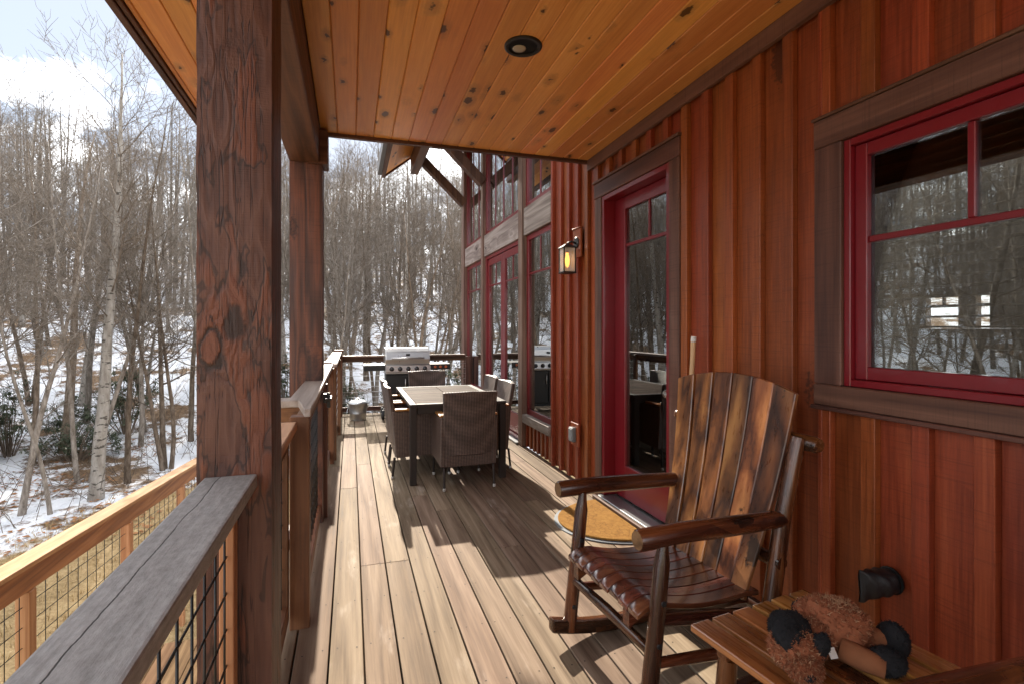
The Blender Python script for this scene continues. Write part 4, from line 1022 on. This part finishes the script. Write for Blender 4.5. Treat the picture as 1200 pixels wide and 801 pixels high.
for i in range(ns_):
    y0 = -tl+0.064+i*(2*tl-0.128)/ns_
    for (xa, xb) in ((-tw+0.064, -0.003), (0.003, tw-0.064)):
        boxobj('table_slat', xa, xb, y0, y0+(2*tl-0.128)/ns_-0.006, th-0.022, th-0.002, SLT, tb, 0.002)
for sx_ in (-1, 1):
    boxobj('side_apron', sx_*(tw-0.045)-0.012, sx_*(tw-0.045)+0.012, -tl+0.075, tl-0.075, th-0.095, th-0.031, TMET, tb)
    for sy_ in (-1, 1):
        boxobj('leg', sx_*(tw-0.032)-0.03, sx_*(tw-0.032)+0.03, sy_*(tl-0.032)-0.03, sy_*(tl-0.032)+0.03, 0.0, th-0.0305, TMET, tb, 0.004)
def wicker_chair(label):
    # origin on the deck at the centre; faces +Y
    t = empty('wicker_chair', (0, 0, 0), (0, 0, 0), label, 'chair', 'dark wicker armchairs round the dining table')
    wk_ = WICKER()
    # back: flared panel, leaning backwards
    def back_(u, v):
        pass
    mb = MB(); rows = 8
    for j in range(rows+1):
        s_ = j/rows; z = 0.30+0.565*s_; hw = 0.215+0.032*s_; y = -0.235-0.075*s_**1.3
        bow = 0.018
        for (dx, dy) in ((-hw, -0.022), (-hw*0.5, -0.022-bow), (0, -0.022-bow*1.3), (hw*0.5, -0.022-bow), (hw, -0.022), (hw, 0.016), (hw*0.5, 0.016-bow), (0, 0.016-bow*1.3), (-hw*0.5, 0.016-bow), (-hw, 0.016)):
            mb.v.append((dx, y+dy, z+(0.008*(1-abs(dx/hw)) if j == rows else 0)))
    for j in range(rows):
        for k_ in range(10):
            k2 = (k_+1) % 10; mb.f.append((j*10+k_, j*10+k2, (j+1)*10+k2, (j+1)*10+k_))
    mb.f += [tuple(range(10))[::-1], tuple(rows*10+k_ for k_ in range(10))]
    mb.build('backrest', wk_, t, 'auto', bevel=0.006)
    MB().box(-0.205, 0.205, -0.235, 0.265, 0.36, 0.43).build('seat', wk_, t, bevel=0.012, seg=2)
    MB().box(-0.19, 0.19, -0.205, 0.255, 0.431, 0.455).build('cushion', plain('dark_cushion', (0.045, 0.034, 0.03), 0.9, bump=0.3), t, bevel=0.01, seg=2)
    MB().box(-0.212, 0.212, -0.258, -0.236, 0.20, 0.36).build('rear_skirt', wk_, t, bevel=0.005)
    MB().box(-0.205, 0.205, 0.266, 0.285, 0.24, 0.43).build('front_skirt', wk_, t, bevel=0.005)
    for s_ in (-1, 1):
        a = MB().prism([(-0.25, 0.20), (0.285, 0.22), (0.285, 0.625), (-0.285, 0.640)], 'X', s_*0.232-0.024, s_*0.232+0.024)
        a.build('arm_panel', wk_, t, bevel=0.006)
        MB().box(s_*0.232-0.032, s_*0.232+0.032, -0.26, 0.295, 0.6415, 0.662).build('armrest', wood('teak_arm', ((0.28, 0.10, 0.03), (0.42, 0.17, 0.05), (0.55, 0.25, 0.09)), 'Y', 0.35, 0.1, coat=0.3), t, bevel=0.007, seg=2)
        for (yy, ztop) in ((-0.262, 0.199), (0.262, 0.219)):
            lg = MB().tube([(s_*0.228, yy-0.02*(yy < 0), 0.022), (s_*0.226, yy, ztop)], 0.0115, 10).build('leg', TMET, t, 'auto')
            MB().lathe([(0.011, 0.0), (0.015, 0.006), (0.0145, 0.020), (0.012, 0.026)], 10, (s_*0.228, yy-0.02*(yy < 0), 0)).build('foot_cap', plain('pale_foot', (0.5, 0.48, 0.45), 0.4), lg, 'auto')
    return t
wc = wicker_chair('wicker armchair at the near end of the dining table, its back to the viewer')
wc.location = (1.005, 4.74, 0); wc.rotation_euler.z = R(1)
for (x, y, a, lb_) in ((0.965, 6.47, 181, 'wicker armchair at the far end of the dining table before the grill'),
                       (0.66, 5.20, -90, 'nearer wicker armchair on the railing side of the dining table'),
                       (0.66, 5.80, -89, 'farther wicker armchair on the railing side of the dining table'),
                       (1.27, 5.22, 91, 'nearer wicker armchair on the house side of the dining table'),
                       (1.27, 5.82, 90, 'farther wicker armchair on the house side of the dining table')):
    o = copy_tree(wc); o.location = (x, y, 0); o.rotation_euler.z = R(a); o['label'] = lb_

# ------------------------------------------------------------------ grill
g = empty('gas_grill', (0.86, 8.40, 0), (0, 0, 0), 'stainless gas grill with closed lid and black cabinet by the far railing', 'grill')
gw = 0.345
lid = MB().prism([(-0.22, 0.86), (-0.235, 0.94), (-0.20, 1.06), (-0.12, 1.115), (0.05, 1.125), (0.18, 1.09), (0.23, 0.98), (0.23, 0.86)], 'X', -gw, gw).build('lid', STEEL(), g, bevel=0.012, seg=2)
MB().tube([(-0.25, -0.268, 0.965), (0.25, -0.268, 0.965)], 0.013, 10).build('handle', STEEL(), lid, True)
for s_ in (-1, 1): MB().box(s_*0.24-0.01, s_*0.24+0.01, -0.27, -0.224, 0.955, 0.975).build('handle_bracket', STEEL(), lid)
MB().box(-0.03, 0.03, -0.231, -0.221, 1.0, 1.03).build('thermometer', BLACK(), lid)
MB().box(-gw, gw, -0.25, 0.23, 0.72, 0.858).build('firebox', STEEL(), g, bevel=0.008)
cp = MB().prism([(-0.252, 0.735), (-0.30, 0.75), (-0.275, 0.855), (-0.252, 0.855)], 'X', -gw, gw).build('control_panel', STEEL(), g, bevel=0.004)
for i in range(5):
    x = -0.255+i*0.1275
    kb = MB().lathe([(0.036, -0.288), (0.036, -0.296), (0.027, -0.298), (0.024, -0.330), (0.004, -0.333)], 16, (x, 0, 0.80), 'Y')
    kb.build('knob', plain('knob_chrome', (0.05, 0.05, 0.055), 0.25, 0.7), cp, 'auto')
    MB().lathe([(0.040, -0.2865), (0.040, -0.2905)], 16, (x, 0, 0.80), 'Y').build('knob_bezel', STEEL(), cp, 'auto')
for s_ in (-1, 1):
    MB().box(s_*gw if s_ > 0 else -gw-0.33, gw+0.33 if s_ > 0 else -gw, -0.22, 0.20, 0.835, 0.862).build('side_shelf', STEEL() if s_ > 0 else BLACK(), g, bevel=0.005)
    MB().box(s_*(gw+0.002) if s_ > 0 else -gw-0.325, gw+0.325 if s_ > 0 else -gw-0.002, -0.245, -0.221, 0.775, 0.860).build('shelf_front', BLACK(), g, bevel=0.004)
for i in range(3): MB().lathe([(0.022, -0.2465), (0.018, -0.268), (0.003, -0.27)], 14, (gw+0.08+i*0.085, 0, 0.818), 'Y').build('side_knob', plain('orange_knob', (0.45, 0.10, 0.03), 0.35), g, 'auto')
MB().box(-gw+0.01, gw-0.01, -0.20, 0.20, 0.14, 0.718).build('cabinet', BLACK(), g, bevel=0.006)
for s_ in (-1, 1):
    MB().box(s_*0.168-0.163, s_*0.168+0.163, -0.222, -0.2005, 0.17, 0.70).build('cabinet_door', BLACK(), g, bevel=0.004)
    MB().tube([(s_*0.04, -0.24, 0.48), (s_*0.04, -0.24, 0.64)], 0.007, 8).build('door_pull', STEEL(), g, True)
MB().box(-gw, gw, -0.21, 0.21, 0.10, 0.139).build('base_shelf', BLACK(), g)
for (x, y) in ((-gw-0.03, -0.12), (-gw-0.03, 0.16), (gw-0.04, -0.12), (gw-0.04, 0.16)):
    wh = MB().lathe([(0.03, -0.022), (0.066, -0.022), (0.075, -0.012), (0.075, 0.012), (0.066, 0.022), (0.03, 0.022)], 22, (x, y, 0.077), 'X').build('wheel', plain('rubber', (0.015, 0.015, 0.016), 0.6), g, 'auto')
    MB().lathe([(0.028, -0.024), (0.02, -0.026), (0.02, 0.026), (0.028, 0.024)], 14, (x, y, 0.077), 'X').build('hub', plain('grey_hub', (0.25, 0.25, 0.25), 0.4), wh, 'auto')

# ------------------------------------------------------------------ ash bucket
bk = empty('ash_bucket', (0.11, 8.38, 0), (0, 0, 0), 'galvanised metal bucket with a lid standing by the far railing', 'bucket')
MB().lathe([(0.118, 0.0), (0.121, 0.012), (0.128, 0.10), (0.131, 0.104), (0.131, 0.112), (0.130, 0.116), (0.148, 0.262), (0.153, 0.267), (0.148, 0.272)], 32).build('pail', GALV(), bk, 'auto')
ld = MB().lathe([(0.158, 0.262), (0.158, 0.2725), (0.150, 0.284), (0.10, 0.300), (0.02, 0.306)], 32).build('lid', GALV(), bk, 'auto')
MB().lathe([(0.016, 0.306), (0.012, 0.318), (0.022, 0.328), (0.020, 0.340), (0.004, 0.344)], 14).build('knob', GALV(), ld, 'auto')
MB().tube([(-0.142, -0.03, 0.21), (-0.165, -0.05, 0.15), (-0.165, -0.07, 0.11), (-0.150, -0.06, 0.07)], 0.0045, 6).build('bail', GALV(), bk, True)
for s_ in (-1, 1): MB().box(s_*0.146-0.012, s_*0.146+0.012, -0.022, 0.022, 0.19, 0.24).build('ear', GALV(), bk, bevel=0.003)

# ================================================================== trees
def bark(name, cols, scale, marks=None):
    n = NT(name); v, oi = obj_vec(n)
    f = n.noise(n.vmath('MULTIPLY', v, (scale, scale, scale*0.3)), 1, 5, 0.65)
    c = n.ramp(f, [(0.3, cols[0]), (0.5, cols[1]), (0.7, cols[2])])
    if marks:
        m = n.noise(n.vmath('MULTIPLY', v, (5, 5, 13)), 1, 4, 0.6)
        c = n.mix(n.math('MULTIPLY', n.smooth(m, 0.57, 0.63), 0.85), c, marks)
    hs = n.new('ShaderNodeHueSaturation'); n.set(hs.inputs['Color'], c); n.set(hs.inputs['Value'], n.math('ADD', n.math('MULTIPLY', oi, 0.5), 0.75))
    n.pr(col=hs.outputs[0], rough=0.85, spec=0.15); n.bump(f, 0.6, 0.02)
    return n.m
BARK_G = bark('grey_bark', ((0.11, 0.09, 0.072), (0.23, 0.198, 0.168), (0.36, 0.322, 0.285)), 14)
BARK_D = bark('brown_bark', ((0.08, 0.058, 0.042), (0.17, 0.13, 0.098), (0.29, 0.235, 0.185)), 14)
BARK_B = bark('birch_bark', ((0.22, 0.19, 0.16), (0.34, 0.31, 0.275), (0.46, 0.43, 0.395)), 10, (0.05, 0.04, 0.033))
TWIG_A = bark('grey_twigs', ((0.125, 0.105, 0.086), (0.215, 0.185, 0.157), (0.33, 0.29, 0.255)), 6)
TWIG_B = bark('brown_twigs', ((0.09, 0.069, 0.052), (0.165, 0.132, 0.105), (0.27, 0.23, 0.19)), 6)
def perp(d, rr):
    a = Vector((rr.uniform(-1, 1), rr.uniform(-1, 1), rr.uniform(-1, 1)))
    p = a-d*a.dot(d)
    return p.normalized() if p.length > 1e-4 else Vector((1, 0, 0))
def tree_mesh(seed, H, r0, style):
    rr = random.Random(seed)
    T, C = MB(), MB()
    nst = style.get('stems', 1)
    def poly(p, d, L, r, n, curve, wob, tip=0.25):
        pts = [p.copy()]; rs = [r]; q = p.copy(); dd = d.copy()
        for i in range(n):
            dd = (dd+Vector((0, 0, curve))/n+Vector((rr.gauss(0, wob), rr.gauss(0, wob), rr.gauss(0, wob*0.6)))).normalized()
            q = q+dd*(L/n); pts.append(q.copy()); rs.append(r*(1-(1-tip)*(i+1)/n))
        return pts, rs
    def at(pts, t):
        x = t*(len(pts)-1); i = min(int(x), len(pts)-2); f = x-i
        return pts[i].lerp(pts[i+1], f), (pts[i+1]-pts[i]).normalized()
    for sidx in range(nst):
        if nst > 1:
            az = 2*PI*sidx/nst+rr.uniform(-.4, .4); lean = rr.uniform(0.05, 0.16)
            d0 = Vector((math.cos(az)*lean, math.sin(az)*lean, 1)).normalized(); p0 = Vector((math.cos(az)*r0*0.8, math.sin(az)*r0*0.8, -0.3))
        else:
            d0 = Vector((rr.gauss(0, 0.05), rr.gauss(0, 0.05), 1)).normalized(); p0 = Vector((0, 0, -0.3))
        h = H*(1 if sidx == 0 else rr.uniform(0.7, 0.98)); rt = r0*(1 if nst == 1 else rr.uniform(0.6, 0.95))
        tp, tr_ = poly(p0, d0, h*0.9, rt, 14, 0.15, 0.032, 0.10)
        tr_[0] *= 1.25
        T.tube(tp, tr_, 8)
        n1_ = style.get('n1', 30)
        for i in range(n1_):
            t = style.get('low', 0.22)+(0.985-style.get('low', 0.22))*((i+rr.random())/n1_)**0.8
            p, dt = at(tp, t); o = perp(dt, rr); up = style.get('up', 0.6)*0.8+0.35*t*t
            d = (o+dt*up).normalized()
            L1 = h*style.get('spread', 0.30)*(1.05-t*0.52)*rr.uniform(0.5, 1.15)
            rb_ = max(0.006, min(rt, 0.10)*(1-t)*0.42*rr.uniform(0.6, 1.1)+0.004)
            bp, bs = poly(p, d, L1, rb_, 5, 0.30, 0.13, 0.22)
            C.tube(bp, bs, 4, False)
            n2_ = max(3, int(L1*style.get('d2', 5.6)))
            for j in range(n2_):
                t2 = 0.18+0.80*(j+rr.random())/n2_
                p2_, d2_ = at(bp, t2)
                dd = (perp(d2_, rr)+d2_*0.8+Vector((0, 0, 0.15))).normalized()
                L2 = L1*rr.uniform(0.25, 0.5)*(1.1-t2*0.5)
                cp_, cs = poly(p2_, dd, L2, max(0.0038, rb_*0.42), 3, 0.28, 0.12, 0.45)
                C.tube(cp_, cs, 3, False)
                n3 = max(2, int(L2*style.get('d3', 9.0)))
                for k_ in range(n3):
                    t3 = 0.15+0.83*(k_+rr.random())/n3
                    p3, d3 = at(cp_, t3)
                    d4 = (perp(d3, rr)*0.8+d3+Vector((0, 0, 0.2))).normalized()
                    L3 = rr.uniform(0.22, 0.62)*min(1, L2*1.2+0.2)
                    m3 = p3+d4*L3*0.5+Vector((rr.gauss(0, .03), rr.gauss(0, .03), rr.gauss(0, .02)))*L3*2
                    C.tube([p3, m3, p3+(d4+Vector((0, 0, 0.12))).normalized()*L3], [0.0045, 0.0038, 0.0026], 3, False)
    return T, C
STY = [dict(n1=30, spread=0.30, up=0.6, low=0.26), dict(n1=28, spread=0.24, up=0.8, low=0.34), dict(n1=16, spread=0.27, up=0.6, stems=3, low=0.28),
       dict(n1=30, spread=0.20, up=0.9, low=0.26), dict(n1=26, spread=0.32, up=0.5, low=0.36), dict(n1=22, spread=0.28, up=0.6, stems=2, low=0.30)]
SPEC = [(101, 11.0, 0.105, 0, BARK_G, TWIG_A), (102, 12.0, 0.14, 1, BARK_B, TWIG_B), (103, 9.8, 0.10, 2, BARK_D, TWIG_B), (104, 10.4, 0.078, 3, BARK_G, TWIG_A),
        (105, 12.6, 0.15, 4, BARK_D, TWIG_B), (106, 11.0, 0.11, 5, BARK_G, TWIG_A), (107, 12.0, 0.085, 3, BARK_D, TWIG_A), (108, 9.0, 0.05, 1, BARK_G, TWIG_A)]
NAMES = ['bare_tree', 'birch_tree', 'bare_tree', 'bare_tree', 'bare_tree', 'bare_tree', 'bare_tree', 'bare_sapling']
TLAB = ['bare spreading grey barked tree among the others in the snowy wood', 'pale birch with dark marks standing deeper in the wood', 'bare brown tree with three stems from one base in the wood',
        'bare slim grey barked tree with upswept twigs in the wood', 'tall thick brown trunked bare tree deeper in the wood', 'bare grey tree forking into two stems in the wood',
        'bare slim brown barked tree with upswept twigs in the wood', 'thin bare grey sapling with few branches in the wood']
TM = []
for (sd_, H_, r_0, si, bk_, tw_) in SPEC:
    T, C = tree_mesh(sd_, H_, r_0, STY[si])
    TM.append((T.mesh('trunk', bk_, True, fixn=False), C.mesh('crown', tw_, True, fixn=False)))
def plant(i, x, y, s, rot, label=None, group='bare trees of the snowy wood'):
    o = empty(NAMES[i], (x, y, gz(x, y)-0.05), (0, 0, rot), label or TLAB[i], 'tree', None if label else group+' '+str('abcdefgh'[i]))
    if not label: o['group'] = 'bare trees of the snowy wood: '+TLAB[i].split(' among')[0].split(' in the')[0].split(' deeper')[0].split(' standing')[0]
    o.scale = (s, s, s)
    link('trunk', TM[i][0], o); link('crown', TM[i][1], o)
    return o
placed = []
def ok(x, y, dmin): return all((x-a)**2+(y-b)**2 > dmin*dmin for a, b in placed)
HERO = [(1, -5.75, 14.45, 1.08, 0.4, 'large birch trunk with dark marks at the front of the wood, nearest the railing'),
        (2, -5.05, 17.0, 0.98, 2.0, 'dark multi stemmed tree leaning apart just left of the near post'),
        (3, -6.9, 13.9, 0.92, 1.0, 'slim grey tree at the wood edge left of the large birch'),
        (7, -6.25, 13.75, 0.95, 3.0, 'thin sapling at the wood edge between the slim trees and the birch'),
        (5, -6.7, 16.2, 1.0, 0.2, 'forked grey tree right behind the large birch'),
        (6, -5.6, 15.9, 0.94, 4.0, 'straight brown trunk just right of the large birch'),
        (4, -8.6, 19.5, 1.0, 2.2, 'thick trunked spreading tree above the dark evergreens at the left'),
        (0, -7.9, 14.9, 0.95, 5.0, 'spreading grey tree at the far left edge of the wood'),
        (2, -0.55, 23.5, 1.15, 5.2, 'dark leaning multi stemmed tree just right of the second post'),
        (5, 3.3, 23.0, 1.15, 3.3, 'forked mossy grey tree rising behind the grill')]
for (i, x, y, s, rt, lb_) in HERO: plant(i, x, y, s, rt, lb_); placed.append((x, y))
rt_ = random.Random(77)
cnt = 0; tries = 0
while cnt < 235 and tries < 9000:
    tries += 1
    th_ = R(rt_.uniform(-70, 17)); rmin = 15.2 if th_ < R(-8) else 18.0
    if th_ < R(-35): rmin = 13
    r = rmin+(52-rmin)*rt_.random()**1.35
    x, y = r*math.sin(th_), r*math.cos(th_)
    dedge = -x+0.55*y
    if th_ > R(-34) and th_ < R(-8) and dedge < 13.6: continue
    if not ok(x, y, 1.1 if r < 24 else 0.95): continue
    i = rt_.choice((0, 1, 1, 2, 3, 3, 3, 4, 5, 6, 6, 7, 7, 0))
    s = rt_.uniform(0.82, 1.12)
    if abs(th_) < R(11): s = min(rt_.uniform(1.0, 1.5), ((0.50*(r-6.5) if abs(x) < 3.4 else 0.51*(r-3))-gz(x, y))/(0.93*SPEC[i][1]))
    plant(i, x, y, s, rt_.uniform(0, 2*PI)); placed.append((x, y)); cnt += 1
# the far wood: one mass of trunks and twigs on the hillside
fw = MB(); rw = random.Random(5)
for _ in range(520):
    th_ = R(rw.uniform(-72, 20)); r = rw.uniform(40, 85); x, y = r*math.sin(th_), r*math.cos(th_); z = gz(x, y)
    H_ = rw.uniform(10, 16); lean = Vector((rw.gauss(0, .05), rw.gauss(0, .05), 1))
    b = Vector((x, y, z-0.3)); top = b+lean*H_
    fw.tube([b, b.lerp(top, .5), top], [0.12, 0.07, 0.012], 4, False)
    for k_ in range(34):
        t = rw.uniform(0.25, 0.98); p = b.lerp(top, t); a = rw.uniform(0, 2*PI); L = H_*0.26*(1.15-t)*rw.uniform(.6, 1.2)
        d = Vector((math.cos(a), math.sin(a), rw.uniform(0.5, 1.3))).normalized(); e = p+d*L
        fw.tube([p, e], [0.018, 0.006], 3, False)
        for q in range(4):
            pp = p.lerp(e, rw.uniform(.25, .95)); d2 = (d+Vector((rw.uniform(-.9, .9), rw.uniform(-.9, .9), rw.uniform(-.2, .7)))).normalized()
            fw.tube([pp, pp+d2*L*0.5], [0.010, 0.004], 3, False)
fo = fw.build('far_wood', TWIG_A, fixn=False); tag(fo, 'far bare wood on the snowy hillside', 'wood', None, 'stuff')

# undergrowth: evergreen bushes (rhododendron and young hemlock)
LEAF = NT('evergreen_leaf'); v, oi = obj_vec(LEAF); f = LEAF.noise(v, 2.2, 3)
LEAF.pr(col=LEAF.ramp(f, [(0.3, (0.030, 0.042, 0.022)), (0.55, (0.062, 0.080, 0.042)), (0.75, (0.105, 0.118, 0.066))]), rough=0.5, spec=0.3)
def bush_mesh(seed, R_, Hh):
    rr = random.Random(seed); L = MB(); S = MB()
    for _ in range(26):
        a = rr.uniform(0, 2*PI); t = rr.random(); e = Vector((math.cos(a)*R_*t**.5, math.sin(a)*R_*t**.5, Hh*rr.uniform(.35, 1.0)*(1.05-0.5*t)))
        m = e*0.5+Vector((rr.gauss(0, .08), rr.gauss(0, .08), 0.1))
        S.tube([(e.x*.1, e.y*.1, -0.1), m, e], [0.02, 0.012, 0.005], 4, False)
        for q in range(5):
            c = e.lerp(m, rr.uniform(0, .8))+Vector((rr.gauss(0, .14), rr.gauss(0, .14), rr.gauss(0, .10)))
            for _2 in range(16):
                d = Vector((rr.uniform(-1, 1), rr.uniform(-1, 1), rr.uniform(-.6, .5))).normalized(); s_ = d.cross(Vector((0, 0, 1))).normalized(); l = rr.uniform(.07, .13); w_ = l*.2
                p = c+d*rr.uniform(0, .05); L.add([p, p+d*l*.5+s_*w_, p+d*l-Vector((0, 0, l*.2)), p+d*l*.5-s_*w_], [(0, 1, 2, 3)])
    return S.mesh('stem', BARK_D, True, fixn=False), L.mesh('foliage', LEAF.m, False, fixn=False)
BM = [bush_mesh(1, 0.95, 1.7), bush_mesh(2, 1.2, 1.3), bush_mesh(3, 0.7, 2.3)]
BLAB = ['dark green rhododendron bush under the bare trees', 'low spreading evergreen bush under the bare trees', 'upright young evergreen under the bare trees']
rb2 = random.Random(9)
bspots = [(-9.8, 19.2, 2), (-7.9, 18.6, 1), (-8.9, 20.6, 0), (-10.5, 18.4, 0), (-7.6, 21.5, 2), (-11.3, 20.2, 2),
          (-1.6, 20.0, 0), (-0.2, 21.5, 2), (0.9, 20.4, 1), (3.8, 18.2, 2), (4.4, 20.6, 0), (-2.6, 22.5, 2), (2.0, 23.0, 0), (-12.5, 21.5, 2), (-14, 19, 0), (-16, 21, 2), (-13.5, 16.5, 1), (-18, 18, 0)]
for (x, y, k_) in bspots:
    o = empty('evergreen_bush', (x, y, gz(x, y)-0.05), (0, 0, rb2.uniform(0, 6)), BLAB[k_], 'bush', 'evergreen undergrowth: '+BLAB[k_].split(' under')[0])
    s = rb2.uniform(0.9, 1.5) if k_ == 2 else rb2.uniform(0.8, 1.2); o.scale = (s, s, s)
    link('stem', BM[k_][0], o); link('foliage', BM[k_][1], o)
# fallen leaves and brush on the forest floor
fl = MB(); rl_ = random.Random(31)
for _ in range(4200):
    x = rl_.uniform(-12, -1.5); y = rl_.uniform(8.5, 22)
    if not (10.5 < -x+0.55*y < 19) or mnoise.noise((x*0.5, y*0.5, 9.1)) < 0.05: continue
    z = gz(x, y)+0.012; a = rl_.uniform(0, 2*PI); l = rl_.uniform(.04, .085); t = rl_.uniform(-.4, .4)
    c_, s_ = math.cos(a)*l, math.sin(a)*l
    fl.add([(x-c_, y-s_, z), (x+s_*.6, y-c_*.6, z+.02+t*.02), (x+c_, y+s_, z+.015), (x-s_*.6, y+c_*.6, z+.02-t*.02)], [(0, 1, 2, 3)])
fo = fl.build('fallen_leaves', plain('dead_leaf', (0.30, 0.135, 0.05), 0.8, nz=0.6, scale=3), fixn=False); tag(fo, 'scattered dead brown leaves on the snow', 'leaves', None, 'stuff')
bsh = MB()
for _ in range(900):
    x = rl_.uniform(-14, 4.5); y = rl_.uniform(12, 26)
    if -x+0.55*y < 13.2 and x < -3: continue
    if x > -3 and y < 17: continue
    z = gz(x, y); a = rl_.uniform(0, 2*PI); L = rl_.uniform(.5, 1.7); d = Vector((math.cos(a)*.6, math.sin(a)*.6, rl_.uniform(.15, 1.3))).normalized()
    b = Vector((x, y, z-.03)); e = b+d*L
    bsh.tube([b, b.lerp(e, .5)+Vector((0, 0, .08)), e], [.008, .006, .003], 3, False)
    for q in range(3):
        p = b.lerp(e, rl_.uniform(.3, .9)); dd = (d+Vector((rl_.uniform(-.8, .8), rl_.uniform(-.8, .8), rl_.uniform(-.2, .6)))).normalized()
        bsh.tube([p, p+dd*L*.35], [.004, .002], 3, False)
fo = bsh.build('brush', TWIG_B, fixn=False); tag(fo, 'tangled bare brush on the forest floor', 'brush', None, 'stuff')
gr = MB(); rg = random.Random(44)
for _ in range(9000):
    x = rg.uniform(-9.5, -0.8); y = rg.uniform(4.2, 17)
    if -x+0.55*y > 13.0+rg.uniform(-0.8, 0.5): continue
    z = gz(x, y)-0.01
    for q in range(3):
        a = rg.uniform(0, 2*PI); h = rg.uniform(0.05, 0.17); l = h*rg.uniform(0.3, 1.2); wd = rg.uniform(0.004, 0.008)
        px, py = x+rg.uniform(-.05, .05), y+rg.uniform(-.05, .05)
        c_, s_ = math.cos(a), math.sin(a)
        gr.add([(px-s_*wd, py+c_*wd, z), (px+s_*wd, py-c_*wd, z), (px+c_*l, py+s_*l, z+h)], [(0, 1, 2)])
fo = gr.build('dry_grass', plain('straw_grass', (0.40, 0.29, 0.15), 0.85, nz=0.5, scale=2.5, spec=0.1), fixn=False); tag(fo, 'dry straw coloured grass below the deck', 'grass', None, 'stuff')
